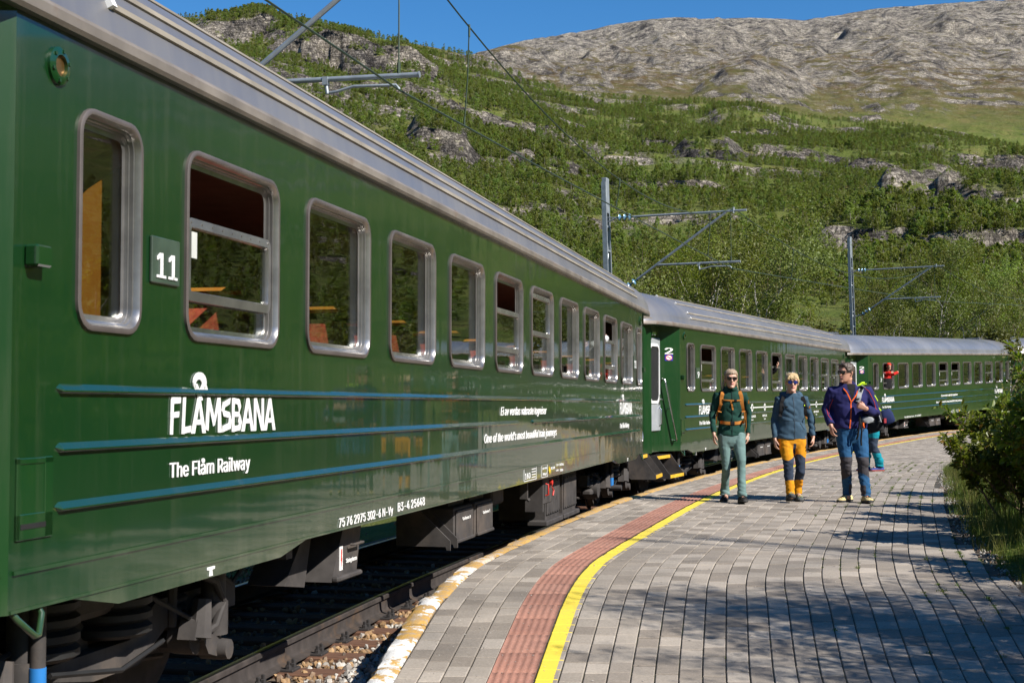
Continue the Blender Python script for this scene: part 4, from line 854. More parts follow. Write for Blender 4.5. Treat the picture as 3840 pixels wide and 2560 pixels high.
    q.build('data_panel', WHITE, body); text('37t 45t', .89, 1.15, .985, .03, body, wall, WHITE); text('96pl', .92, 1.12, .92, .04, body, wall, WHITE); text('RIC-GPR', 1.38, 1.60, .965, .04, body, wall, WHITE); text('S 35t', 1.68, 1.82, .99, .03, body, wall, WHITE); text('G 34t', 1.68, 1.82, .93, .03, body, wall, WHITE); text('(-23.50m-)', 1.88, 2.14, .985, .038, body, wall, WHITE); text('-16.00m-', 1.90, 2.12, .92, .038, body, wall, WHITE)
    q = MB(); q.prism([(1.29, .96), (1.34, 1.005), (1.39, .96), (1.34, .915)], .003, .006, lambda aa, b, d: wall(aa - .03, b, d)); q.build('yellow_diamond', YMARK, body)
    # interior
    q = MB(); q.box((0, 0, 1.20), (18.5, 2.7, .08)); q.box((0, 0, 3.15), (18.5, 2.7, .04)); q.box((0, HW - .12, 2.2), (18.5, .03, 1.9)); q.box((0, -HW + .135, 1.6), (18.5, .02, .74))
    for x in (-9.28, 9.28): q.box((x, 0, 2.2), (.03, 2.7, 1.9))
    q.build('interior_lining', INW, root)
    q = MB()
    for x in (-8.28, 8.6): q.prism([(-HW + .085, 1.24), (-HW + .085, 2.76), (-HW + .36, 2.60), (-HW + .36, 1.24)], x - .02, x + .02, lambda aa, b, ee: (ee, aa, b))
    q.build('partition', ORANGE, root)
    q = MB(); _s = MB()
    rg = [[(xo, -.5 + y, z) for y, z in rrect(0, 0, .98, .72, .12, 4)] for xo in (-.055, .055)]
    for k in range(10):
        xb = -7.235 + 1.63 * k + .72
        for yc in (-.78, .78):
            for dxx in (-.10, .10):
                q = MB(); q.loft([[(xb + dxx + xo * .5 + (z - 1.5) * .10 * (1 if dxx < 0 else -1), y, z) for y, z in [(yc + p[0], 1.80 + p[1]) for p in rrect(0, 0, 1.10 - abs(ins), .92 - abs(ins), .12, 4)]] for xo, ins in ((-.11, .06), (-.08, 0), (.08, 0), (.11, .06))]); q.box((xb + dxx * 3.1, yc, 1.52), (.42, .98, .12), bev=.03); q.build('seat', SEAT, root, 40)
                if dxx < 0 and yc < 0: _s.tube([(xb - .10, yc - .50, 2.33), (xb - .10, yc + .40, 2.33)], .024, 6)
    _s.build('seat_grip', ORANGE, root)
    # underframe
    q = MB(); q.box((0, 0, 1.06), (18.4, 2.6, .20)); q.box((0, 0, .86), (13.2, .9, .30)); q.box((-6.05, -1.1, .88), (.10, .5, .25)); q.build('underframe', UNDER, root)
    q = MB(); q.prism([(-5.28, .52), (-4.78, .52), (-4.66, .90), (-5.02, .90)], -HW + .16, -HW + .55, lambda aa, b, ee: (aa, ee, b)); q.box((-5.02, -HW + .14, .535), (.50, .05, .035), bev=.01); q.tube([(-4.98, -HW + .13, .74), (-4.98, -HW + .11, .74), (-4.78, -HW + .11, .74), (-4.78, -HW + .13, .74)], .010, 6); q.prism([(-5.75, .55), (-5.40, .50), (-5.25, .90), (-5.35, .90)], -HW + .30, -HW + .55, lambda aa, b, ee: (aa, ee, b)); fb = q.build('fuse_box', UNDER, root)
    fl = lambda x, z, d: (x, -HW + .155 - d, z)
    text('Sikringskasse', -5.02, -4.80, .62, .04, fb, fl, WHITE, .01); q = MB(); q.box((-5.10, -HW + .157, .66), (.06, .004, .16)); lb = q.build('warning_label', WHITE, fb); q = MB(); q.prism([(-5.105, .72), (-5.09, .72), (-5.097, .66), (-5.088, .66), (-5.108, .60), (-5.102, .645), (-5.112, .645)], -HW + .154, -HW + .151, lambda aa, b, ee: (aa, ee, b)); q.build('flash_symbol', RED, lb)
    for x0, x1, nm in ((-2.08, -1.44, 'Omformer 2'), (-1.33, -.68, 'Omformer 1')):
        q = MB(); q.box(((x0 + x1) / 2, -HW + .42, .62), (x1 - x0, .48, .32), bev=.012); q.box(((x0 + x1) / 2, -HW + .172, .62), (x1 - x0 - .05, .02, .27), bev=.008); q.box(((x0 + x1) / 2, -HW + .165, .485), (x1 - x0 - .02, .03, .03), bev=.006); q.box(((x0 + x1) / 2, -HW + .4, .84), (x1 - x0 - .1, .3, .14)); cb = q.build('converter_box', UNDER, root); text(nm, (x0 + x1) / 2 - .13, (x0 + x1) / 2 + .15, .66, .038, cb, lambda x, z, d: (x, -HW + .160 - d, z), WHITE, .008)
    q = MB()
    for x in (-2.36, -2.12): q.prism([(-HW + .14, .44), (-HW + .14, .52), (-HW + .50, .86), (-HW + .62, .86), (-HW + .62, .47), (-HW + .18, .47), (-HW + .17, .44)], x - .012, x + .012, lambda aa, b, ee: (ee, aa, b))
    q.build('bracket', UNDER, root)
    for x0, x1 in ((2.05, 2.95), (3.15, 4.10)):
        q = MB(); q.prism([(x0, .34), (x1 - .08, .34), (x1, .40), (x1, .86), (x0, .86)], -HW + .20, -HW + .75, lambda aa, b, ee: (aa, ee, b)); q.box(((x0 + x1) / 2, -HW + .192, .60), (x1 - x0 - .12, .02, .40), bev=.006)
        for k in range(6):
            for z in (.42, .78): q.lathe([(.010, 0), (.010, -.012)], (x0 + .1 + k * (x1 - x0 - .2) / 5, -HW + .184, z), 'y', 6)
        q.box(((x0 + x1) / 2 - .1, -HW + .26, .32), (x1 - x0 + .1, .24, .06), bev=.01); q.build('battery_box', UNDER, root)
    q = MB(); q.box((1.70, -HW + .12, .72), (.52, .05, .30), bev=.01); q.box((1.46, -HW + .2, .66), (.06, .2, .34)); pn_ = q.build('control_panel', UNDER, root); q = MB(); q.lathe([(.0, -.04), (.035, -.03), (.035, .0), (.02, .03)], (1.80, -HW + .09, .80), 'y', 12); q.tube([(1.50, -HW + .08, .80), (1.50, -HW + .05, .79), (1.50, -HW + .05, .68), (1.50, -HW + .08, .67)], .011, 6); q.tube([(1.93, -HW + .10, .75), (2.02, -HW + .09, .70), (1.98, -HW + .09, .64)], .010, 6); q.build('emergency_handle', RED, pn_, 40)
    q = MB(); q.box((.72, -HW + .16, .78), (.05, .08, .20)); q.tube([(.72, -HW + .12, .68), (.72, -HW + .10, .66)], .02, 6); q.build('hose_hanger', UNDER, root); q = MB(); q.box((-.1, -HW + .5, .80), (.5, .5, .25), bev=.02); q.build('equipment_box', UNDER, root)
    for e in (-1, 1): bogie(root, e * 8.0, idx)
    return root
_bog = {}
def bogie_parts():
    P = []
    t = MB()
    for s in (-1, 1): t.prism([(-1.75, .50), (-1.75, .66), (-.75, .66), (-.45, .50), (.45, .50), (.75, .66), (1.75, .66), (1.75, .50), (.85, .50), (.55, .36), (-.55, .36), (-.85, .50)], s * 1.02 - .07, s * 1.02 + .07, lambda aa, b, ee: (aa, ee, b))
    t.box((0, 0, .55), (.4, 2.0, .3)); t.box((0, 0, .78), (.5, 2.3, .22), bev=.04); P.append(('bogie_frame', t, UNDER, None))
    for ax in (-1.25, 1.25):
        t = MB()
        for s in (-1, 1): t.lathe([(.06, -.07), (.40, -.06), (.42, -.02), (.46, -.02), (.46, .07), (.50, .08), (.50, .10), (.08, .10)], (ax, s * .70, .46), 'y', 28)
        t.lathe([(.075, -1.05), (.075, 1.05)], (ax, 0, .46), 'y', 12); P.append(('wheel', t, RUST_RAIL, 35))
        for s in (-1, 1):
            t = MB(); t.lathe([(.15, -.12), (.17, -.05), (.17, .06), (.12, .12), (.07, .13)], (ax, s * 1.05, .46), 'y', 16); t.box((ax, s * 1.04, .40), (.62, .16, .10), bev=.03); t.box((ax + .22, s * 1.04, .47), (.14, .16, .2), bev=.03); P.append(('axle_box', t, UNDER, 40))
            for dx in (-.24, .24):
                t = MB(); pts = []; n = 56
                for k in range(n): al = k / n * 2 * PI * 4.5; pts.append((ax + dx + .075 * math.cos(al), s * 1.04 + .075 * math.sin(al), .47 + .20 * k / n))
                t.tube(pts, .018, 5); P.append(('spring', t, UNDER, 60))
            t = MB(); dx = .55 if ax < 0 else -.05; yy = s * 1.2
            t.tube([(ax + dx, yy, .88), (ax + dx, yy, .60)], .068, 14); t.tube([(ax + dx, yy, .60), (ax + dx, yy, .42)], .082, 14); t.tube([(ax + dx, yy, .42), (ax + dx, yy, .36)], .04, 10); t.prism([(ax + dx - .34, .44), (ax + dx - .30, .54), (ax + dx - .16, .60), (ax + dx - .12, .44), (ax + dx + .02, .40), (ax + dx - .02, .30), (ax + dx - .16, .34), (ax + dx - .22, .42)], yy - .05, yy + .05, lambda aa, b, ee: (aa, ee, b)); t.lathe([(.055, -.10), (.06, -.04), (.06, .06)], (ax + dx, yy, .34), 'y', 12); t.tube([(ax + dx - .26, yy - .04, .44), (ax + dx - .22, yy - .04, .64)], [.07, .05], 8); P.append(('damper', t, UNDER, 40))
    t = MB()
    for pts in (((-1.7, -1.16, .7), (-1.2, -1.19, .58), (-.6, -1.17, .66)), ((.5, -1.16, .72), (.9, -1.2, .55), (1.4, -1.17, .64)), ((-.4, -1.15, .48), (.2, -1.18, .40), (.7, -1.15, .46)), ((1.2, -1.15, .80), (1.5, -1.18, .66), (1.7, -1.15, .72))): t.tube(pts, .014, 5)
    tagm = t; P.append(('cable', t, RUBBER, 60))
    for ax in (-1.25, 1.25):
        for s in (-1, 1):
            t = MB(); t.prism([(ax + s * .50 - .05, .30), (ax + s * .50 + .05, .30), (ax + s * .47 + .04, .66), (ax + s * .47 - .06, .66)], -.82, -.68, lambda aa, b, ee: (aa, ee, b)); t.tube([(ax + s * .50, -.95, .62), (ax + s * .50, -.6, .62)], .022, 8); t.tube([(ax + s * .50, -.92, .34), (ax + s * .1, -.92, .30)], .016, 6); P.append(('brake_shoe', t, UNDER, 50))
    t = MB(); t.tube([(.95, -1.22, .78), (1.10, -1.26, .72), (1.20, -1.26, .60), (1.10, -1.26, .48), (.92, -1.24, .44)], .022, 8); t.lathe([(.05, -.1), (.10, -.08), (.10, .05)], (1.0, -1.12, .44), 'y', 12); t.tube([(.9, -1.1, .5), (.9, -1.1, .75)], .03, 8); P.append(('brake_hose', t, UNDER, 40))
    for bx in (-.35, .35):
        t = MB(); pr = []
        for k in range(5): pr += [(.19, .07 * k), (.22, .02 + .07 * k), (.22, .05 + .07 * k)]
        t.lathe(pr, (bx, -1.02, .54), n=16); P.append(('air_bellows', t, RUBBER, 40))
    t = MB(); t.tube([(-.72, -1.28, .90), (-.72, -1.28, .58)], .035, 10, 0); t.tube([(-.72, -1.28, .58), (-.72, -1.28, .46)], .038, 10, 1); t.lathe([(.04, -.16), (.045, -.05), (.045, .08)], (-.72, -1.28, .43), 'y', 10, 0); P.append(('yaw_damper', t, [UNDER, BLUE], 40))
    return [(n, t.mesh(n, m, sm)) for n, t, m, sm in P]
def bogie(root, x, idx):
    if not _bog: _bog['p'] = bogie_parts()
    b = bpy.data.objects.new('bogie', None); COL.objects.link(b); b.parent = root; b.location = (x, 0, 0)
    for n, me in _bog['p']: link(n, me, b)
coach(0, 'NOFFFOSFFOFN', '11', '75 76 2975 302-6 N-Vy', 'B3-4 25648', ROOF_A, True, 'slogan', 'dark green passenger coach nearest the camera with number 11 beside its first windows')
coach(1, 'NOFFFOSFFSSN', '9', '75 76 2975 337-2 N-Vy', 'B3-5 25637', ROOF_A, True, 'map', 'second green coach, numbered 9, with a white route line of round symbols along its side')
coach(2, 'NOFFFOOFFSFN', '7', '75 76 2975 340-9 N-Vy', 'B3-4 25548', ROOF_B, False, 'slogan', 'third green coach, numbered 7, with a smooth silver roof and a red-clad passenger leaning out')
coach(3, 'NFFFFFFFFFFN', '5', '75 76 2975 341-7 N-Vy', 'B3-4 25550', ROOF_B, False, 'slogan', 'farthest green coach, its silver roof end just showing behind the leafy shrub at the right')
# ================================================================ overhead line
GALV = pm('galvanised_steel', (.36, .40, .43), .5, .55, var=.2, vs=7)
WIRE = pm('copper_wire', (.045, .07, .045), .6, .3)
INSUL = pm('blue_glass_insulator', (.12, .24, .34), .15, .1, coat=.6)
def mast(x, y, zt, head, za, zb, Lt, label, raked=.03, mid=True):
    """lattice mast with its bracket; za upper tube, zb lower tube, Lt reach; head = track heading"""
    zb0 = -1.3; t = thing('catenary_mast', (x, y, zb0), -head, label, 'catenary mast', 'masts of the overhead line')
    H = zt - zb0                                    # local x = towards and over the track, local y = along it
    lean = lambda z: -raked * z
    for s in (-1, 1):
        q = MB(); sp = lambda z: s * (.20 - .10 * z / H)
        for a, b_, c, d in ((.0, .0, .12, .014), (.054, .02, .012, .05), (-.054, .02, .012, .05)):
            q.loft([[(lean(z) + a + c / 2 * ex, sp(z) + s * (b_ - .02) * -1 + d / 2 * ey, z) for ex, ey in ((-1, -1), (1, -1), (1, 1), (-1, 1))] for z in (0, H)])
        tag(q.build('mast_leg', GALV, t), None)
    n = int(H / .62)
    for k in range(n):
        z0, z1 = .3 + k * .62, .3 + (k + 1) * .62
        q = MB(); w0, w1 = .19 - .10 * z0 / H, .19 - .10 * z1 / H; s = 1 if k % 2 else -1
        if k % 1 == 0: q.tube([(lean(z0), -w0 * s, z0), (lean(z1), w1 * s, z1)], .011, 4)
        q.build('lattice_bar', GALV, t)
        q = MB(); q.box((lean(z1), 0, z1), (.11, 2 * w1, .05)); q.build('batten', GALV, t)
    q = MB(); q.box((lean(H - .35), 0, H - .35), (.125, .20, .9), bev=.006); q.build('mast_cap', GALV, t)
    za, zb = za - zb0, zb - zb0; zd = zb - .66; x0 = .14 + lean(za)
    def ins(p0, p1, nm='insulator'):
        p0, p1 = Vector(p0), Vector(p1); q = MB(); q.tube([p0, p1], .02, 8); d = (p1 - p0)
        for k in range(3):
            c = p0 + d * (.2 + .3 * k); e = d.normalized() * .02; q.tube([c - e * 1.6, c - e * .6, c + e * .8, c + e * 1.2], [.03, .085, .06, .02], 12)
        return q.build(nm, INSUL, t, 50)
    ins((x0 + .15, 0, za), (x0 + .60, 0, za)); q = MB(); q.tube([(lean(za), 0, za - .12), (x0 + .15, 0, za)], .018, 6); q.tube([(lean(za), 0, za + .02), (x0 + .15, 0, za)], .014, 6); q.build('bracket_fork', GALV, t)
    q = MB(); q.tube([(x0 + .58, 0, za), (Lt + .18, 0, za)], .028, 10); q.tube([(Lt - .15, 0, za - .06), (Lt - .15, 0, za + .09)], .03, 6); q.build('upper_tube', GALV, t, 50)
    xe, ze = Lt - .35, za - .03; p0, p1 = Vector((.15, 0, zd)), Vector((xe, 0, ze)); pm_ = p0 + (p1 - p0) * .17
    ins(p0 + (p1 - p0) * .02, pm_); q = MB(); q.tube([pm_, p1], .03, 10); q.tube([(lean(zd), 0, zd - .05), p0 + (p1 - p0) * .03], .02, 6); q.build('strut', GALV, t, 50)
    f = (zb - zd) / (ze - zd); xb = p0.x + (p1.x - p0.x) * f + .02
    q = MB(); q.tube([(xb, 0, zb), (Lt, 0, zb)], .028, 10); q.tube([(Lt + .0, 0, zb), (Lt + .015, 0, zb)], .034, 10); q.build('lower_tube', GALV, t, 50)
    q = MB(); xs_ = Lt - 1.05; q.box((xs_, 0, zb - .02), (.06, .07, .09)); q.tube([(xs_, 0, zb - .05), (xs_ + .02, 0, zb - .16)], .022, 8); q.tube([(xs_ + .02, 0, zb - .15), (xs_ + .12, .0, zb - .14), (xs_ + .32, 0, zb - .09), (xs_ + .80, 0, zb - .10), (xs_ + .84, 0, zb - .15)], .016, 8); q.build('steady_arm', GALV, t, 50)
    q = MB(); q.tube([(Lt - .22, 0, za - .02), (Lt - .22, 0, zb)], .009, 5); q.tube([(Lt - .22, 0, zb), (Lt - .22, 0, zb + .14)], .02, 6); q.build('hanger_wire', WIRE, t)
    c, s = math.cos(head), math.sin(head); W = lambda lx, z: Vector((x + lx * c, y - lx * s, z + zb0))
    return W(xs_ + .84, zb - .16), W(Lt - .15, za + .08)
MC = mast(-4.0, 15.8, 7.1, .2204, 6.13, 4.79, 3.07, 'lattice mast behind the first coach, almost hidden by its roof')
MA = mast(2.62, 36.3, 6.97, .435, 6.04, 4.78, 3.30, 'grey lattice mast rising behind the joint of the first two coaches')
MB_ = mast(14.62, 60.2, 8.3, .587, 6.95, 5.68, 3.55, 'thin grey lattice mast behind the joint of the second and third coaches')
def wires():
    pts = []
    def sag(a, b, s, n=24): return [a + (b - a) * (k / n) + Vector((0, 0, -4 * s * (k / n) * (1 - k / n))) for k in range(n + 1)]
    back_c, back_m = Vector((-6.6, -7, 4.66)), Vector((-6.6, -7, 6.15)); end_c, end_m = Vector((32.8, 82, 6.9)), Vector((32.8, 82, 8.1))
    ct = [back_c, MC[0], MA[0], MB_[0], end_c]; ms = [back_m, MC[1], MA[1], MB_[1], end_m]; sg = [1.0, 1.1, 1.1, 1.1]
    q = MB()
    for a, b, s in zip(ms[:-1], ms[1:], sg): q.tube(sag(a, b, s), .0105, 5)
    m = q.build('messenger_wire', WIRE); tag(m, 'upper sagging wire of the overhead line carried on the bracket tips', 'overhead wire', 'overhead wires')
    q = MB()
    for a, b in zip(ct[:-1], ct[1:]): q.tube(sag(a, b, .03, 12), .0115, 5)
    c = q.build('contact_wire', WIRE); tag(c, 'lower contact wire crossing in front of the upper left hillside', 'overhead wire', 'overhead wires')
    for i in range(4):
        n = 3 if i else 2
        for k in range(n):
            t = [.0955, .45, .85][k] if i == 1 else (k + .6) / n
            a = ms[i] + (ms[i + 1] - ms[i]) * t + Vector((0, 0, -4 * sg[i] * t * (1 - t))); b = ct[i] + (ct[i + 1] - ct[i]) * t; q = MB(); q.tube([a, (a + b) / 2 + Vector((.01, 0, 0)), b], .008, 4); q.tube([a + Vector((0, 0, .03)), a - Vector((0, 0, .12))], .014, 5); q.tube([b + Vector((0, 0, .10)), b], .012, 5); q.build('dropper', WIRE, m)
wires()
# ================================================================ people
from mathutils.bvhtree import BVHTree
SKIN = pm('skin', (.58, .33, .235), .5, var=.08, vs=9); SKIN2 = pm('tanned_skin', (.50, .26, .175), .5, var=.1, vs=9); LIPS = pm('lips', (.45, .16, .14), .45, var=.05)
def cloth_mat(name, c, var=.15, rough=.9): return pm(name, c, rough, var=var, vs=12, bump=.25, bs=120, bd=.002, spec=.2)
def remesh(mb, voxel, smooth=4, fac=.5):
    me = mb.mesh('tmp', []); o = link('tmp', me); m = o.modifiers.new('r', 'REMESH'); m.mode = 'VOXEL'; m.voxel_size = voxel; s = o.modifiers.new('s', 'SMOOTH'); s.iterations = smooth; s.factor = fac
    dg = bpy.context.evaluated_depsgraph_get(); out = bpy.data.meshes.new_from_object(o.evaluated_get(dg)); bpy.data.objects.remove(o); bpy.data.meshes.remove(me); return out
def finish(name, me, mats, parent, matfn=None, amp=0.0, fr=(9, 9, 22), seed=1, ampfn=None):
    n = len(me.vertices); v = np.zeros(n * 3); me.vertices.foreach_get('co', v); v = v.reshape(-1, 3)
    if amp:
        no = np.zeros(n * 3); me.vertices.foreach_get('normal', no); no = no.reshape(-1, 3); k = np.abs(2 * vn3(v[:, 0] * fr[0], v[:, 1] * fr[1], v[:, 2] * fr[2] + v[:, 0] * 6, seed) - 1) * 2 - 1; k2 = 2 * vn3(v[:, 0] * fr[0] * 2.3, v[:, 1] * fr[1] * 2.3, v[:, 2] * fr[2] * 1.7 - v[:, 0] * 9, seed + 5) - 1
        a = amp * (ampfn(v) if ampfn else 1.0); v = v + no * ((k * .7 + k2 * .4) * a)[:, None]; me.vertices.foreach_set('co', v.ravel())
    me.materials.clear()
    for m in mats: me.materials.append(m)
    nf = len(me.polygons); c = np.zeros(nf * 3); me.polygons.foreach_get('center', c); c = c.reshape(-1, 3)
    me.polygons.foreach_set('material_index', np.asarray(matfn(c[:, 0], c[:, 1], c[:, 2]) if matfn else np.zeros(nf), dtype=np.int32)); me.polygons.foreach_set('use_smooth', np.ones(nf, bool)); me.update(); return link(name, me, parent)
def ell(cx, cy, z, wx, yf, yb, n=20, p=2.3):
    r = []
    for k in range(n):
        a = 2 * PI * k / n; c, s = math.cos(a), math.sin(a); x = math.copysign(abs(c) ** (2 / p), c) * wx; d = yb if s > 0 else yf; r.append((cx + x, cy + math.copysign(abs(s) ** (2 / p), s) * d, z))
    return r
def limb(mb, pts, rad, n=10): mb.tube(pts, rad, n)
HEADR = [(0, .024, -.074, -.02), (.010, .038, -.086, .0), (.03, .048, -.089, .03), (.055, .056, -.088, .06), (.09, .063, -.086, .085), (.115, .068, -.083, .095), (.15, .071, -.086, .10), (.18, .067, -.078, .096), (.205, .052, -.052, .076), (.22, .03, -.02, .04), (.226, .01, .0, .02)]
def head_frame(c, yaw, tilt, s):
    return Matrix.Translation(c) @ Matrix.Rotation(yaw, 4, 'Z') @ Matrix.Rotation(tilt, 4, 'X') @ Matrix.Scale(s, 4)
def head_shapes(mb, M):
    mb.loft([[(x, y, z) for x, y, z in ell(0, (yf + yb) / 2, zz, w, (yb - yf) / 2, (yb - yf) / 2, 20, 2.15)] for zz, w, yf, yb in HEADR], M=M)
    mb.loft([[(x * k, -.082 - d, z) for x, z in ((-.008, zz - .004), (.008, zz - .004), (.008, zz + .006), (-.008, zz + .006))] for zz, d, k in ((.118, -.012, .7), (.118, .006, .7))], M=M)
    mb.tube([(0, -.080, .122), (0, -.092, .10), (0, -.103, .083), (0, -.088, .074)], [.008, .0095, .013, .010], 8, M=M)
    mb.tube([(-.022, -.078, .052), (0, -.091, .053), (.022, -.078, .052)], [.006, .009, .006], 8, M=M); mb.tube([(-.055, -.055, .135), (-.028, -.084, .141), (0, -.086, .138), (.028, -.084, .141), (.055, -.055, .135)], [.006, .009, .008, .009, .006], 8, M=M)
    mb.tube([(-.02, -.078, .012), (0, -.084, .012), (.02, -.078, .012)], [.012, .015, .012], 8, M=M)
    for s in (-1, 1): mb.tube([(s * .066, .005, .125), (s * .079, .018, .12), (s * .077, .016, .095), (s * .067, .002, .082)], [.007, .011, .010, .006], 8, M=M)
def hand_shapes(mb, w, d, side, s=1.0, curl=.5, palm=Vector((0, 1, 0)), thumb=None):
    """w wrist, d direction of the hand, palm: the way the palm faces; thumb side = side vector"""
    d = Vector(d).normalized(); palm = (palm - d * palm.dot(d)).normalized(); t = Vector(side); t = (t - d * t.dot(d) - palm * t.dot(palm)).normalized(); w = Vector(w); B = lambda a, b, c: w + (d * a + t * b + palm * c) * s
    mb.loft([[tuple(B(a, x * hw, y * th)) for x, y in ((-1, -.6), (-.5, -1), (.5, -1), (1, -.6), (1, .6), (.5, 1), (-.5, 1), (-1, .6))] for a, hw, th in ((-.02, .024, .020), (.015, .030, .016), (.05, .038, .015), (.085, .040, .013), (.095, .036, .010))])
    for k, (off, L) in enumerate(((.030, .070), (.010, .078), (-.010, .073), (-.029, .058))):
        a = .085; c = curl * (1 + .12 * k); p0 = B(a - .02, off * .9, 0); p1 = B(a, off, 0); seg = [L * .45, L * .32, L * .25]; pts = [p0, p1]; ang = 0; pos = (a, 0.0)
        for q in range(3): ang += c * [.7, 1.0, .7][q]; pos = (pos[0] + seg[q] * math.cos(ang), pos[1] + seg[q] * math.sin(ang)); pts.append(B(pos[0], off * (1 + .12 * q * (1 - curl)), pos[1]))
        mb.tube(pts, [.0088 * s, .0092 * s, .0085 * s, .0078 * s, .0062 * s], 7)
    mb.tube([B(.015, .018, .004), B(.04, .040, .012), B(.068, .052, .022), B(.092, .050, .036)], [.012 * s, .0115 * s, .0098 * s, .0075 * s], 7)
def foot_shapes(z0, x, y, L, W, yaw, pitch=0.0):
    """a shoe: returns MB; toe towards -y"""
    q = MB(); M = Matrix.Translation((x, y, z0)) @ Matrix.Rotation(yaw, 4, 'Z') @ Matrix.Rotation(pitch, 4, 'X'); rg = []
    for v, w, h in ((.36, .6, .06), (.33, .82, .085), (.22, .9, .10), (.05, .86, .105), (-.15, .9, .088), (-.35, 1.02, .066), (-.5, 1.0, .055), (-.6, .8, .045), (-.65, .4, .03)):
        rg.append([(W / 2 * w * cx, L * v, zz) for cx, zz in ((-.9, .0), (-1, .012), (-1, .028), (-.92, h * .6), (-.6, h * .92), (0, h), (.6, h * .92), (.92, h * .6), (1, .028), (1, .012), (.9, .0))])
    q.loft(rg); q.v = [tuple(M @ Vector(p)) for p in q.v]; return q, M
def hair_cap(mb, M, line, thick=.012, noise=.006, seed=1, n=28, m=9):
    """line(angle) -> height of the hair edge (0 = chin); angle 0 = face, pi = back"""
    rings = []; hz = [q[0] for q in HEADR]
    def P(a, z, th):
        w = np.interp(z, hz, [q[1] for q in HEADR]); yf = np.interp(z, hz, [q[2] for q in HEADR]); yb = np.interp(z, hz, [q[3] for q in HEADR]); cy = (yf + yb) / 2; ry = (yb - yf) / 2
        return (math.sin(a) * (w + th), cy - math.cos(a) * (ry + th), z + th * .9 * max(0, (z - .12) / .1))
    r = np.random.default_rng(seed)
    for k in range(m + 1):
        rings.append([P(2 * PI * j / n, line(2 * PI * j / n) + (.224 - line(2 * PI * j / n)) * (k / m) ** .8, thick * (.35 if k == 0 else 1) + r.uniform(-noise, noise)) for j in range(n)])
    mb.loft([[P(2 * PI * j / n, line(2 * PI * j / n), -.004) for j in range(n)]] + rings, M=M)
def torso_at(rings, z):
    z = float(z); zz = [r[0] for r in rings]; return [float(np.interp(z, zz, [r[i] for r in rings])) for i in range(1, 5)]
def band(mb, bvh, pts, w, th=.008, m=0, dirv=Vector((0, 1, 0)), lift=.006):
    """strap lying on the clothes: pts (x, z) seen from the front, snapped onto the surface"""
    out = []; P = []
    for (x, z) in pts:
        h = bvh.ray_cast(Vector((x, -1.2, z)), dirv); P.append(Vector((x, (h[0].y if h[0] else -.1) - lift, z)))
    L, Rr = [], []
    for i, p in enumerate(P):
        t = (P[min(i + 1, len(P) - 1)] - P[max(i - 1, 0)]).normalized(); s = t.cross(Vector((0, -1, 0))).normalized(); o = Vector((0, -th, 0)); out.append([tuple(p - s * w / 2 - o * .7), tuple(p - s * w / 2 + o * .8), tuple(p + o), tuple(p + s * w / 2 + o * .8), tuple(p + s * w / 2 - o * .7)])
    mb.loft(out, m)
def dens(pts, k=6):
    o = []
    for (a, b), (c, d) in zip(pts[:-1], pts[1:]): o += [(a + (c - a) * q / k, b + (d - b) * q / k) for q in range(k)]
    return o + [pts[-1]]
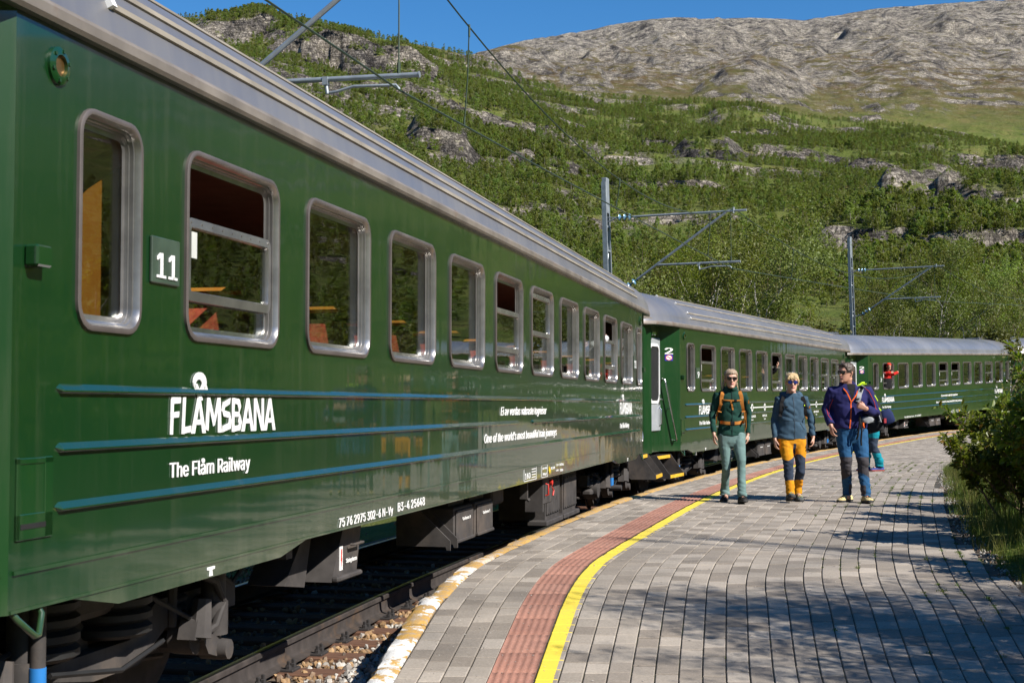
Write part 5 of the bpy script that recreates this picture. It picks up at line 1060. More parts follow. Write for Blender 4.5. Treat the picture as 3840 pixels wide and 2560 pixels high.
def build_person(loc, yaw, S):
    """S: dict of the figure. Local frame: faces -y, +x to the picture's right, z up, metres"""
    root = thing('person', loc, yaw, S['label'], 'person'); m = S['mats']; H = S['H']; hs = S.get('hs', 1.0); hc = Vector(S['head']); Mh = head_frame(hc, S.get('hyaw', 0), S.get('htilt', 0), hs)
    sh, el, wr, hd = S['sh'], S['el'], S['wr'], S['hand']; hip, kn, an = S['hip'], S['kn'], S['an']; T = S['torso']
    # body: one continuous surface from head to feet
    b = MB(); head_shapes(b, Mh); nb = Vector((hc.x * .4, .025, T[-1][0])); b.tube([tuple(nb + Vector((0, .0, -.05))), tuple((nb + Mh @ Vector((0, .01, .03))) / 2), tuple(Mh @ Vector((0, .015, .06)))], [.066, .056 * S.get('neck', 1), .054 * S.get('neck', 1)], 14)
    b.loft([ell(cx, .01, z, wx * .8, yf * .72, yb * .72) for z, cx, wx, yf, yb in T]); pz = T[0][0]
    b.loft([ell(T[0][1], .01, z, w, .075, .085) for z, w in ((pz + .08, .11), (pz, .125), (hip[0][2] - .02, .13), (hip[0][2] - .07, .10))])
    for s in (0, 1):
        k = S['arm_r']; limb(b, [tuple(Vector(sh[s]) * .75 + Vector((0, .01, sh[s][2] * .25))), sh[s], tuple((Vector(sh[s]) + Vector(el[s])) / 2), el[s], tuple((Vector(el[s]) * .6 + Vector(wr[s]) * .4)), wr[s]], [.05 * k, .05 * k, .042 * k, .037 * k, .036 * k, .026 * k]); d, side, palm, cu = hd[s]; hand_shapes(b, wr[s], d, side, S.get('hand_s', .95), cu, Vector(palm))
        limb(b, [hip[s], tuple((Vector(hip[s]) + Vector(kn[s])) / 2), kn[s], tuple(Vector(kn[s]) * .65 + Vector(an[s]) * .35 + Vector((0, .008, 0))), tuple(Vector(an[s]) + Vector((0, .012, .04))), an[s]], [.06, .052, .036, .034, .027, .026]); limb(b, [an[s], (an[s][0], an[s][1] - .02, an[s][2] - .045), (an[s][0], an[s][1] - .10, an[s][2] - .05)], [.03, .03, .026])
    me = remesh(b, .0065, 2, .4); Mi = Mh.inverted(); R3 = np.array(Mi)
    def skinfn(x, y, z):
        p = np.stack([x, y, z, np.ones_like(x)], 1) @ R3.T; return np.where((np.abs(p[:, 0]) < .024) & (p[:, 1] < -.07) & (np.abs(p[:, 2] - .053) < .0085), 1, 0)
    finish('body', me, [S['skin'], LIPS], root, skinfn)
    # trousers
    q = MB(); tr = S['leg_r']
    q.loft([ell(T[0][1], .01, z, w, yf, yb, 22) for z, w, yf, yb in S['pelvis']])
    for s in (0, 1): h, k, a = Vector(hip[s]), Vector(kn[s]), Vector(an[s]); limb(q, [tuple(h + Vector((0, 0, .03))), tuple(h * .55 + k * .45), tuple(k + Vector((0, -.008, .03))), tuple(k + Vector((0, .0, -.06))), tuple(k * .5 + a * .5 + Vector((0, .018, 0))), tuple(a + Vector((0, .012, .06))), tuple(a + Vector((0, .008, -.035)))], tr, 14)
    finish('trousers', remesh(q, .0095, 3), S['tmats'], root, S.get('tfn'), S.get('tamp', .006), (8, 8, 20), S.get('seed', 1), lambda v: np.interp(v[:, 2], [.05, .2, .38, .5, .62, .8], [1.3, 1.2, .7, 1.0, .5, .5]))
    # jacket
    q = MB(); q.loft([ell(cx, .01, z, wx, yf, yb, 24) for z, cx, wx, yf, yb in T])
    for s in (0, 1):
        k = S['arm_r']; A = Vector(sh[s]); E_ = Vector(el[s]); Wt = Vector(wr[s]); inn = A * .6 + Vector((0, .004, A.z * .4 - .02)); up = Wt + (E_ - Wt) * .06
        limb(q, [tuple(inn), tuple(A), tuple(A * .5 + E_ * .5), tuple(E_), tuple(E_ * .5 + Wt * .5), tuple(up)], [.075 * k, .073 * k, .062 * k, .056 * k, .050 * k, .043 * k], 14)
    for pts, rad in S.get('collar', []): limb(q, pts, rad, 12)
    jm = remesh(q, .0095, 3)
    jk = finish('jacket', jm, S['jmats'], root, S.get('jfn'), S.get('jamp', .005), (7, 7, 13), S.get('seed', 1) + 9)
    bvh = BVHTree.FromObject(jk, bpy.context.evaluated_depsgraph_get()) if False else BVHTree.FromPolygons([tuple(v.co) for v in jm.vertices], [tuple(p.vertices) for p in jm.polygons])
    for nm, pts, w, mt in S.get('trim', []):
        t = MB(); band(t, bvh, dens(pts), w, .003, lift=.001); t.build(nm, mt, root, 60)
    # shoes
    for s in (0, 1):
        fx, fy, fz, fyaw, fp = S['feet'][s]; t, M = foot_shapes(fz, fx, fy, S['foot'], S['footw'], fyaw, fp); me = t.mesh('shoe', S['smats'], 50); Mi2 = M.inverted(); idx = []
        for p in me.polygons: c = Mi2 @ p.center; idx.append(1 if c.z < .026 else (2 if len(S['smats']) > 2 and c.y < -.02 and c.z > .05 and abs(c.x) < .035 else 0))
        me.polygons.foreach_set('material_index', idx); o = link('shoe', me, root)
        l = MB()
        for k in range(4): yy = -.03 - .035 * k; zz = .100 - .012 * k; l.tube([tuple(M @ Vector((-.026, yy, zz - .012))), tuple(M @ Vector((0, yy, zz + .004))), tuple(M @ Vector((.026, yy - .01, zz - .012)))], .0035, 4)
        l.tube([tuple(M @ Vector((.0, L_, z_))) for L_, z_ in ((.06, .075), (.05, .10), (.02, .115))], .03, 8); l.build('laces', S['lace'], o)
    # hair
    if 'hair' in S:
        q = MB(); S['hair'](q, Mh); finish('hair', remesh(q, .006, 1, .4), [S['hairm']], root, None, .0035, (60, 60, 12), 3)
    # sunglasses
    if 'glass' in S:
        q = MB()
        for s in (-1, 1): q.loft([[tuple(Mh @ Vector((s * .033 + .026 * math.cos(a) * (1 + .1 * math.sin(a)), -.094 + .016 * ((s * .033 + .026 * math.cos(a)) / .06) ** 2 - d, .117 + .019 * math.sin(a) - .004 * math.cos(a) * s))) for a in [2 * PI * k / 14 for k in range(14)]] for d in (0, .003)], 0)
        g = q.build('sunglasses', S['glass'], root, 40); q = MB()
        for s in (-1, 1):
            q.tube([tuple(Mh @ Vector(p)) for p in ((s * .060, -.080, .124), (s * .072, -.05, .124), (s * .078, .02, .118))], .003, 5)
            q.tube([tuple(Mh @ Vector((s * .033 + .028 * math.cos(a), -.095 + .016 * ((s * .033 + .028 * math.cos(a)) / .06) ** 2, .117 + .021 * math.sin(a)))) for a in [2 * PI * k / 14 for k in range(15)]], .0025, 4)
        q.tube([tuple(Mh @ Vector((-.012, -.097, .124))), tuple(Mh @ Vector((.012, -.097, .124)))], .0025, 5); q.build('glasses_frame', RUBBER, g)
    return root, bvh
def pack_thing(loc, yaw, label): return thing('backpack', loc, yaw, label, 'backpack', 'backpacks of the walkers')
def lens(name, c): return pm(name, c, .08, .3, var=.1, coat=1.0)
GREENJ = cloth_mat('dark_green_fleece', (.012, .050, .038)); TEALP = cloth_mat('sage_green_trousers', (.135, .215, .205)); CUFF = cloth_mat('dark_cuff', (.008, .02, .018)); TAN = cloth_mat('tan_webbing', (.40, .155, .03)); BLACKC = cloth_mat('black_fabric', (.014, .014, .015)); BUCK = pm('black_buckle', (.012, .012, .013), .35)
NAVYJ = cloth_mat('slate_blue_jacket', (.045, .085, .125)); ORTR = cloth_mat('orange_trousers', (.62, .26, .012)); NAVYK = cloth_mat('navy_knee_panel', (.035, .048, .075)); ZIP = pm('zip', (.03, .05, .07), .4)
FLEECE = cloth_mat('indigo_fleece', (.022, .022, .095)); ORZIP = cloth_mat('orange_zip', (.80, .13, .02)); REDSEAM = cloth_mat('red_seam', (.42, .05, .06)); BLUETR = cloth_mat('blue_trousers', (.022, .085, .185)); GREYK = cloth_mat('grey_knee_panel', (.055, .05, .055)); LIME = cloth_mat('lime_cord', (.55, .80, .03)); GREYS = cloth_mat('grey_strap', (.28, .29, .30)); CHAR = cloth_mat('charcoal_pack_cloth', (.026, .026, .028))
TEALT = cloth_mat('bright_teal_trousers', (.008, .23, .29)); NAVYB = cloth_mat('navy_bag_cloth', (.02, .03, .09)); SHOEB = cloth_mat('black_shoe', (.018, .017, .017)); SOLE = pm('shoe_sole', (.03, .03, .03), .8); SHOEG = cloth_mat('grey_shoe', (.09, .10, .10)); LACE = cloth_mat('green_lace', (.30, .36, .16)); SHOEY = cloth_mat('cream_shoe', (.62, .50, .24)); LACEB = cloth_mat('dark_lace', (.03, .03, .03)); SHOEBL = cloth_mat('blue_red_shoe', (.05, .08, .25), .4); SOLER = pm('red_sole', (.30, .06, .04), .7); SOLEW = pm('pale_sole', (.40, .40, .38), .7)
BLOND = pm('blonde_hair', (.52, .37, .19), .5, var=.4, vs=60); GREYBL = pm('grey_blonde_hair', (.34, .25, .17), .5, var=.5, vs=60); BROWN = pm('dark_brown_hair', (.075, .052, .038), .55, var=.5, vs=70)
Gz = lambda y: float(zplat(y))
# --- woman in dark green
def hair_w1(q, M):
    hair_cap(q, M, lambda a: .165 - .075 * sstep(.9, 1.6, abs(math.atan2(math.sin(a), math.cos(a)))) - .07 * sstep(1.8, 2.8, abs(math.atan2(math.sin(a), math.cos(a)))), .013, .003)
    for s in (-1, 1):
        for k in range(5): q.tube([tuple(M @ Vector(p)) for p in ((s * .060, .03 + .012 * k, .11), (s * (.074 + .004 * k), .05 + .01 * k, .05), (s * (.088 - .006 * k), .06 + .008 * k, .0), (s * (.098 - .012 * k), .06 + .01 * k, -.045 - .012 * k))], [.012, .014, .013, .006], 6)
    q.tube([tuple(M @ Vector(p)) for p in ((0, .09, .12), (0, .12, .04), (0, .11, -.06))], [.05, .05, .03], 8)
T1 = [(.84, 0, .176, .118, .12), (.92, 0, .170, .118, .12), (1.02, 0, .146, .108, .10), (1.12, 0, .142, .105, .10), (1.22, 0, .158, .118, .105), (1.31, 0, .168, .112, .105), (1.37, 0, .165, .10, .10), (1.41, 0, .115, .085, .085), (1.44, 0, .075, .07, .07)]
W1 = dict(label='woman in dark green fleece and sage trousers with tan backpack straps, walking nearest the train', H=1.66, head=(0, -.035, 1.445), hs=1.03, htilt=.03, skin=SKIN, mats=None, torso=T1,
    sh=[(-.170, .01, 1.355), (.170, .01, 1.355)], el=[(-.232, .02, 1.11), (.238, .09, 1.115)], wr=[(-.235, -.14, .862), (.225, .06, .850)], hand=[((.0, -.25, -1), (.35, -1, 0), (1, .1, 0), .35), ((-.10, -.15, -1), (-.5, -1, 0), (-1, .2, 0), .5)], arm_r=.82,
    hip=[(-.085, .0, .83), (.095, .0, .83)], kn=[(-.065, -.02, .49), (.110, -.12, .485)], an=[(-.055, .16, .115), (.105, -.20, .115)], pelvis=[(.70, .10, .09, .10), (.76, .155, .108, .12), (.83, .170, .110, .125), (.90, .158, .106, .115), (.95, .140, .10, .10)], leg_r=[.090, .078, .059, .055, .054, .058, .066],
    tmats=[TEALP], jmats=[GREENJ, CUFF], jfn=lambda x, y, z: np.where((z < .875) & (np.abs(x) < .21), 0, 0), smats=[SHOEB, SOLE], lace=LACEB, feet=[(-.060, .155, .0, -.25, .0), (.105, -.21, .005, .06, -.16)], foot=.27, footw=.098,
    collar=[([(-.055, -.055, 1.40), (-.066, .0, 1.415), (-.05, .05, 1.43), (0, .07, 1.44), (.05, .05, 1.43), (.066, .0, 1.415), (.055, -.055, 1.40)], [.03] * 7), ([(-.05, -.062, 1.435), (-.07, .0, 1.445), (0, .075, 1.45), (.07, .0, 1.445), (.05, -.062, 1.435), (0, -.085, 1.425)], [.025] * 6)],
    trim=[('jacket_zip', [(0, 1.40), (.005, 1.15), (.0, .86)], .010, CUFF), ('sleeve_badge', [(.222, 1.29), (.228, 1.245)], .022, TAN)], hair=hair_w1, hairm=GREYBL, glass=lens('brown_lens', (.02, .012, .015)), seed=2, tamp=.007, jamp=.009)
p1 = (2.78, 18.10, Gz(18.1)); r1_, b1 = build_person(p1, .0, W1)
k = pack_thing(p1, 0, 'backpack with tan brown straps and hip belt worn over the dark green fleece')
q = MB()
for s in (-1, 1): band(q, b1, dens([(s * .105, 1.405), (s * .125, 1.33), (s * .130, 1.24), (s * .152, 1.14)]), .046, .012)
q.build('shoulder_strap', TAN, k, 60); q = MB(); band(q, b1, dens([(-.125, 1.295), (-.04, 1.288), (.04, 1.285), (.125, 1.29)]), .016, .006, lift=.010); band(q, b1, dens([(-.01, 1.28), (.0, 1.22), (.012, 1.165)]), .020, .005); q.build('chest_strap', TAN, k, 60)
q = MB(); band(q, b1, dens([(-.150, 1.015), (-.08, 1.002), (.0, .998), (.08, 1.002), (.150, 1.015)]), .040, .008); q.build('hip_belt', TAN, k, 60); q = MB(); q.box((0, -.140, .999), (.055, .02, .045), bev=.006); q.box((.04, -.135, 1.287), (.035, .016, .024), bev=.004); q.build('buckle', BUCK, k)
q = MB(); q.loft([ell(0, .20, z, w, d, d, 18, 3.2) for z, w, d in ((1.0, .08, .05), (1.03, .135, .09), (1.2, .14, .10), (1.35, .135, .095), (1.41, .11, .07), (1.425, .06, .04))]); q.build('pack_bag', CHAR, k, 60)
q = MB()
for s in (-1, 1): q.tube([(s * .165, -.02, 1.16), (s * .180, .02, 1.05), (s * .172, .06, 1.0)], .010, 6); q.tube([(s * .185, -.03, 1.13), (s * .195, .0, .95), (s * .185, .02, .90)], .005, 5)
q.build('side_strap', TAN, k)
# --- woman in slate blue with orange trousers
def hair_w2(q, M):
    hair_cap(q, M, lambda a: .155 - .075 * sstep(.75, 1.3, abs(math.atan2(math.sin(a), math.cos(a)))) - .04 * sstep(2.0, 2.9, abs(math.atan2(math.sin(a), math.cos(a)))), .013, .004, 4)
    for k in range(11): x = -.055 + .011 * k; q.tube([tuple(M @ Vector(p)) for p in ((x * .5 + .02, -.05, .222), (x * .9, -.088, .19), (x * 1.05 - .012, -.098, .160 - .01 * (k % 3)))], [.010, .009, .004], 5)
    for s in (-1, 1):
        for k in range(4): q.tube([tuple(M @ Vector(p)) for p in ((s * .055, -.03 + .02 * k, .19), (s * .078, -.04 + .02 * k, .14), (s * .074, -.05 + .022 * k, .09 + .008 * k))], [.012, .011, .005], 5)
T2 = [(.79, .01, .205, .135, .14), (.86, .01, .200, .135, .14), (.97, .012, .178, .13, .125), (1.07, .015, .172, .13, .12), (1.17, .018, .180, .132, .12), (1.26, .02, .180, .12, .115), (1.32, .02, .16, .10, .10), (1.355, .02, .11, .085, .085), (1.385, .02, .075, .07, .07)]
W2 = dict(label='woman with short blonde hair in a slate blue jacket and orange trousers, walking', H=1.62, head=(.015, -.035, 1.395), hs=1.04, hyaw=-.06, skin=SKIN, mats=None, torso=T2,
    sh=[(-.150, .01, 1.30), (.185, .01, 1.30)], el=[(-.200, .03, 1.06), (.262, .05, 1.06)], wr=[(-.208, -.03, .79), (.278, -.05, .815)], hand=[((.05, -.2, -1), (.4, -1, 0), (1, .1, 0), .45), ((-.10, -.2, -1), (-.4, -1, 0), (-1, .15, 0), .55)], arm_r=.90,
    hip=[(-.075, .0, .80), (.105, .0, .80)], kn=[(-.052, -.10, .455), (.118, -.01, .455)], an=[(-.038, -.14, .125), (.112, .13, .12)], pelvis=[(.67, .10, .09, .10), (.73, .17, .115, .13), (.80, .188, .12, .135), (.86, .18, .115, .125), (.92, .16, .11, .11)], leg_r=[.096, .086, .066, .064, .062, .060, .058],
    tmats=[ORTR, NAVYK], tfn=lambda x, y, z: np.where((z < .565 + .04 * np.sin(x * 20)) & (z > .275) & (np.abs(x - np.where(x > .03, .10, -.06)) < .075), 1, np.where((z > .60) & (np.abs(x - .03) < .018) & (z < .74), 1, 0)), jmats=[NAVYJ], smats=[SHOEG, SOLE, SHOEG], lace=LACE, feet=[(-.040, -.13, .03, .03, -.28), (.112, .12, .0, .05, .0)], foot=.255, footw=.092,
    collar=[([(-.07, -.04, 1.345), (-.095, .03, 1.36), (-.06, .09, 1.37), (.02, .11, 1.375), (.10, .09, 1.37), (.125, .03, 1.36), (.10, -.04, 1.345)], [.035, .04, .042, .042, .042, .04, .035]), ([(-.06, -.06, 1.355), (-.085, .02, 1.385), (.02, .10, 1.40), (.115, .02, 1.385), (.09, -.06, 1.355)], [.022] * 5)],
    trim=[('jacket_zip', [(.02, 1.33), (.025, 1.05), (.03, .80)], .012, ZIP), ('pocket_flap', [(.10, 1.00), (.155, .915)], .012, ZIP), ('sleeve_badge', [(.238, 1.215), (.240, 1.185)], .018, TAN), ('waist_seam', [(-.13, 1.035), (.13, 1.02)], .006, ZIP)], hair=hair_w2, hairm=BLOND, glass=lens('blue_mirror_lens', (.02, .035, .22)), seed=5, tamp=.009, jamp=.013)
p2 = (3.56, 18.20, Gz(18.2)); r2_, b2 = build_person(p2, .0, W2)
k = pack_thing(p2, 0, 'plain black backpack worn over the slate blue jacket')
q = MB()
for s in (-1, 1): band(q, b2, dens([(.02 + s * .115, 1.335), (.02 + s * .142, 1.26), (.02 + s * .150, 1.16), (.02 + s * .160, 1.08)]), .052, .012)
q.build('shoulder_strap', BLACKC, k, 60); q = MB(); band(q, b2, dens([(-.15, 1.21), (-.06, 1.205)]), .016, .008, lift=.012); q.build('chest_strap', BUCK, k); q = MB(); band(q, b2, dens([(.155, 1.225), (.172, 1.222)]), .014, .006, lift=.014); q.build('logo_tab', LIME, k); q = MB(); band(q, b2, dens([(.178, 1.10), (.184, 1.05)]), .014, .006, lift=.012); q.build('strap_clip', TAN, k)
q = MB(); q.loft([ell(.015, .21, z, w, d, d, 18, 3.2) for z, w, d in ((.92, .08, .05), (.95, .14, .09), (1.12, .15, .10), (1.28, .14, .095), (1.34, .11, .07), (1.355, .06, .04))]); q.build('pack_bag', BLACKC, k, 60)
# --- man in indigo fleece
def hair_m(q, M):
    hair_cap(q, M, lambda a: .172 - .06 * sstep(.7, 1.15, abs(math.atan2(math.sin(a), math.cos(a)))) - .045 * sstep(1.6, 2.6, abs(math.atan2(math.sin(a), math.cos(a)))), .012, .005, 6)
    for k in range(9): q.tube([tuple(M @ Vector(p)) for p in ((-.05 + .0125 * k, -.06, .205), (-.045 + .012 * k, -.085, .215 - .004 * (k % 3)), (-.05 + .013 * k, -.092, .20))], [.010, .010, .004], 5)
T3 = [(.93, .04, .215, .145, .15), (1.0, .04, .215, .155, .15), (1.10, .035, .212, .155, .14), (1.22, .035, .218, .15, .135), (1.33, .04, .225, .14, .13), (1.41, .04, .21, .12, .12), (1.46, .03, .15, .10, .10), (1.50, .01, .085, .08, .08)]
def mjfn(x, y, z): return np.where((z > 1.27) & (y < -.06) & (np.abs(x - .035) < .052 * np.clip((z - 1.27) / .19, 0, 1)), 1, 0)
M3 = dict(label='man in indigo fleece with an orange zip and blue trousers, looking aside towards the train', H=1.75, head=(-.015, -.04, 1.515), hs=1.09, hyaw=-1.0, htilt=.02, neck=1.2, skin=SKIN2, mats=None, torso=T3,
    sh=[(-.185, .02, 1.40), (.262, .02, 1.40)], el=[(-.250, .07, 1.17), (.355, -.02, 1.13)], wr=[(-.222, -.06, .965), (.175, -.235, 1.185)], hand=[((.15, -.15, -1), (.3, -1, 0), (1, .2, 0), .5), ((-.9, .10, .45), (0, .1, 1), (.1, 1, 0), 1.15)], arm_r=1.18, hand_s=1.05,
    hip=[(-.045, .0, .88), (.150, .0, .88)], kn=[(-.030, -.05, .49), (.170, -.09, .49)], an=[(.015, .10, .11), (.198, -.12, .115)], pelvis=[(.74, .10, .10, .11), (.80, .175, .125, .14), (.88, .195, .135, .145), (.96, .20, .14, .14), (1.02, .19, .13, .13)], leg_r=[.108, .098, .078, .072, .070, .066, .066],
    tmats=[BLUETR, GREYK], tfn=lambda x, y, z: np.where((z < .575) & (z > .325 + .05 * np.sin(x * 14)), 1, np.where((z < .225) & (z > .10) & (np.abs(x - np.where(x > .1, .160, .052)) < .03), 1, 0)), jmats=[FLEECE, BLACKC], jfn=mjfn, smats=[SHOEY, SOLE, SHOEY], lace=LACEB, feet=[(.0, .09, 0, -.75, 0), (.200, -.13, 0, .05, -.10)], foot=.29, footw=.105,
    collar=[([(-.055, -.06, 1.47), (-.075, .0, 1.50), (-.04, .06, 1.52), (.02, .075, 1.525), (.08, .05, 1.52), (.095, -.01, 1.50), (.085, -.065, 1.46)], [.024] * 7), ([(-.06, -.075, 1.44), (-.03, -.115, 1.38)], [.022, .018]), ([(.09, -.08, 1.44), (.085, -.12, 1.37)], [.022, .018])],
    trim=[('front_zip', [(-.065, 1.44), (-.02, 1.37), (.020, 1.27), (.012, 1.10), (.0, .935)], .014, ORZIP), ('zip_edge', [(.115, 1.41), (.085, 1.35), (.024, 1.27)], .014, ORZIP), ('seam', [(.215, 1.445), (.265, 1.40), (.33, 1.27), (.352, 1.17)], .008, REDSEAM), ('seam', [(-.185, 1.30), (-.215, 1.22), (-.235, 1.12)], .007, REDSEAM), ('seam', [(-.262, 1.20), (-.25, 1.10), (-.212, 1.04)], .007, REDSEAM), ('pocket_zip', [(.165, 1.06), (.15, .955)], .010, ORZIP)], hair=hair_m, hairm=BROWN, glass=lens('dark_lens', (.008, .008, .009)), seed=8, tamp=.011, jamp=.010)
p3 = (4.26, 18.10, Gz(18.1)); r3_, b3 = build_person(p3, .0, M3)
k = pack_thing(p3, 0, 'large black trekking backpack with lime cords slung on one shoulder of the man')
q = MB(); Mr = Matrix.Translation((.36, .20, .93)) @ Matrix.Rotation(R(-14), 4, 'Y') @ Matrix.Rotation(R(-25), 4, 'Z')
q.loft([ell(0, 0, z, w, d, d, 18, 3.0) for z, w, d in ((-.06, .06, .05), (-.04, .16, .10), (.10, .185, .13), (.30, .175, .13), (.44, .15, .12), (.47, .12, .10))], M=Mr); q.build('pack_bag', CHAR, k, 60)
q = MB(); q.loft([ell(-.02, 0, z, w, d, d, 18, 2.6) for z, w, d in ((.44, .14, .12), (.47, .175, .14), (.53, .165, .13), (.565, .10, .08))], M=Mr); q.build('pack_lid', BLACKC, k, 60)
q = MB()
for pts in (((-.14, -.06, .56), (-.03, -.11, .575), (.10, -.09, .57)), ((.10, -.13, .46), (.16, -.10, .40), (.175, -.09, .33)), ((-.02, -.10, .57), (.04, -.06, .60), (.06, -.02, .59)), ((.165, -.09, .24), (.18, -.07, .20))): q.tube([tuple(Mr @ Vector(p)) for p in pts], .011, 6)
q.build('lime_cord', LIME, k); q = MB()
for z in (.08, .26, .38): q.tube([tuple(Mr @ Vector(p)) for p in ((-.16, -.09, z), (0, -.137, z + .015), (.16, -.09, z - .01))], .008, 5)
q.tube([tuple(Mr @ Vector(p)) for p in ((.12, -.125, .36), (.15, -.12, .2), (.155, -.115, .06))], .012, 5); q.build('compression_strap', GREYS, k)
q = MB(); q.loft([ell(0, 0, z, w, d, d, 14, 2.8) for z, w, d in ((-.10, .04, .03), (-.08, .085, .055), (.03, .09, .06), (.09, .06, .04))], M=Matrix.Translation((.535, .12, 1.08)) @ Matrix.Rotation(R(-20), 4, 'Y')); sb = q.build('side_pouch', NAVYB, k, 60)
q = MB(); q.loft([[(x, y, z) for x, y in ((-.014, -.03), (.014, -.03), (.014, .03), (-.014, .03))] for z in (0, .06)], M=Matrix.Translation((.49, .05, 1.0))); q.build('red_tab', REDSEAM, k)
q = MB(); band(q, b3, dens([(.185, 1.47), (.155, 1.42), (.125, 1.35), (.105, 1.27)]), .058, .014); q.build('shoulder_strap', GREYS, k, 60); q = MB(); band(q, b3, dens([(.175, 1.455), (.145, 1.40)]), .030, .005, lift=.022); band(q, b3, dens([(.085, 1.305), (.12, 1.31)]), .014, .008, lift=.024); q.build('strap_slider', BLACKC, k)
q = MB(); q.loft([ell(.225, -.13 + .02 * (z - 1.03) , z, w, .025, .03, 12, 2.6) for z, w in ((1.0, .03), (1.015, .07), (1.05, .085), (1.075, .06), (1.085, .02))]); q.build('hip_belt_wing', GREYS, k, 60)
q = MB(); q.tube([(.12, -.165, 1.10), (.11, -.19, 1.0), (.085, -.19, .84), (.075, -.17, .80)], .014, 5); q.tube([(.13, -.17, 1.02), (.135, -.19, .90), (.13, -.17, .78), (.135, -.165, .72)], .012, 5); q.build('hanging_strap', BLACKC, k)
q = MB(); q.tube([(.165, -.16, 1.0), (.16, -.185, .965), (.17, -.18, .945)], .010, 6); q.build('orange_loop', ORZIP, k); q = MB(); q.tube([(.14, -.18, .935), (.165, -.185, .93), (.155, -.185, .90), (.135, -.18, .905), (.14, -.18, .935)], .005, 5); q.build('karabiner', STEEL, k)
# --- half hidden walker in teal
T4 = [(.84, 0, .16, .12, .12), (.95, 0, .155, .12, .12), (1.1, 0, .17, .12, .12), (1.22, 0, .175, .12, .12), (1.28, 0, .15, .10, .10), (1.33, 0, .08, .07, .07)]
W4 = dict(label='walker in bright teal trousers standing half hidden behind the man with the big backpack', H=1.55, head=(0, -.05, 1.33), hs=.95, skin=SKIN, mats=None, torso=T4, sh=[(-.155, .01, 1.25), (.155, .01, 1.25)], el=[(-.19, .03, 1.02), (.19, .03, 1.02)], wr=[(-.17, -.10, .82), (.17, -.10, .82)], hand=[((0, -.3, -1), (.3, -1, 0), (1, 0, 0), .5), ((0, -.3, -1), (-.3, -1, 0), (-1, 0, 0), .5)], arm_r=.95,
    hip=[(-.08, .0, .83), (.08, .0, .83)], kn=[(-.07, -.06, .47), (.075, .0, .47)], an=[(-.06, -.10, .11), (.07, .10, .11)], pelvis=[(.69, .10, .10, .11), (.75, .16, .12, .14), (.83, .175, .125, .145), (.92, .165, .12, .13)], leg_r=[.115, .105, .085, .08, .078, .084, .085],
    tmats=[TEALT, NAVYK], tfn=lambda x, y, z: np.where((z < .60) & (z > .33), 1, 0), jmats=[NAVYB], smats=[SHOEBL, SOLER, SHOEBL], lace=LACEB, feet=[(-.06, -.10, 0, .0, 0), (.07, .10, 0, 0, 0)], foot=.27, footw=.10, hair=hair_m, hairm=BROWN, seed=11, tamp=.012, collar=[])
build_person((6.56, 26.0, Gz(26.0)), -PI / 2 + .25, W4)
# --- passengers at the windows
def bust(idx, lx, ly, lz, yaw, label, jm, skin, hm=None, arms=None, hat=None, s=.95, lean=0.0, torso=True):
    """upper body of a passenger, in the frame of a coach: faces -y of that frame when yaw = 0"""
    ax, a, dz, pt = COACH[idx]; Mx = Matrix.Translation((ax.x, ax.y, RAIL + dz)) @ Matrix.Rotation(PI / 2 - a, 4, 'Z') @ Matrix.Rotation(pt, 4, 'Y')
    root = bpy.data.objects.new('person', None); COL.objects.link(root); root.matrix_world = Mx @ Matrix.Translation((lx, ly, lz)) @ Matrix.Rotation(yaw, 4, 'Z'); tag(root, label, 'person')
    b = MB(); Mh = head_frame(Vector((0, -.05 - lean, 0)), 0, 0, s)
    if torso: head_shapes(b, Mh); b.tube([(0, .02, -.12), (0, -.01 - lean, .05)], [.06, .053], 12)
    for ar in (arms or []): b.tube(ar[-2:], [.03, .026], 8); d = (Vector(ar[-1]) - Vector(ar[-2])); hand_shapes(b, ar[-1], d, Vector((0, 0, 1)) if abs(d.normalized().z) < .8 else Vector((-1, 0, 0)), .95, .6, Vector((0, 1, .2)))
    if torso: b.loft([ell(0, .05, z, w, .09, .09) for z, w in ((-.62, .13), (-.4, .14), (-.16, .14), (-.10, .07))])
    finish('body', remesh(b, .008, 2), [skin], root)
    q = MB()
    if torso: q.loft([ell(0, .05, z, w, d, d, 20) for z, w, d in ((-.66, .19, .13), (-.40, .185, .13), (-.20, .185, .12), (-.12, .14, .10), (-.07, .075, .075))])
    for ar in (arms or []): q.tube(ar[:-1] + [tuple(Vector(ar[-2]) * .12 + Vector(ar[-1]) * .88)], .058, 10)
    if q.v: finish('jacket', remesh(q, .012, 2), [jm, BLACKC], root, lambda x, y, z: np.where(z < -.30, 1, 0), .006)
    if torso and hm: q = MB(); hair_cap(q, Mh, lambda t: .16 - .08 * sstep(.8, 1.4, abs(math.atan2(math.sin(t), math.cos(t)))), .012, .004); finish('hair', remesh(q, .008, 1), [hm], root)
    if torso and hat: q = MB(); hair_cap(q, Mh, lambda t: .155 - .04 * sstep(.8, 1.4, abs(math.atan2(math.sin(t), math.cos(t)))), .018, .002); finish('hat', remesh(q, .008, 1), [hat], root)
    return root
REDC = cloth_mat('red_jacket', (.50, .02, .015)); REDH = cloth_mat('red_hat', (.70, .05, .03)); WHITEC = cloth_mat('white_sleeve', (.50, .50, .51)); PINKC = cloth_mat('pale_pink_top', (.55, .36, .34)); GREENC = cloth_mat('green_top', (.03, .30, .17)); GREYC = cloth_mat('grey_top', (.20, .20, .22))
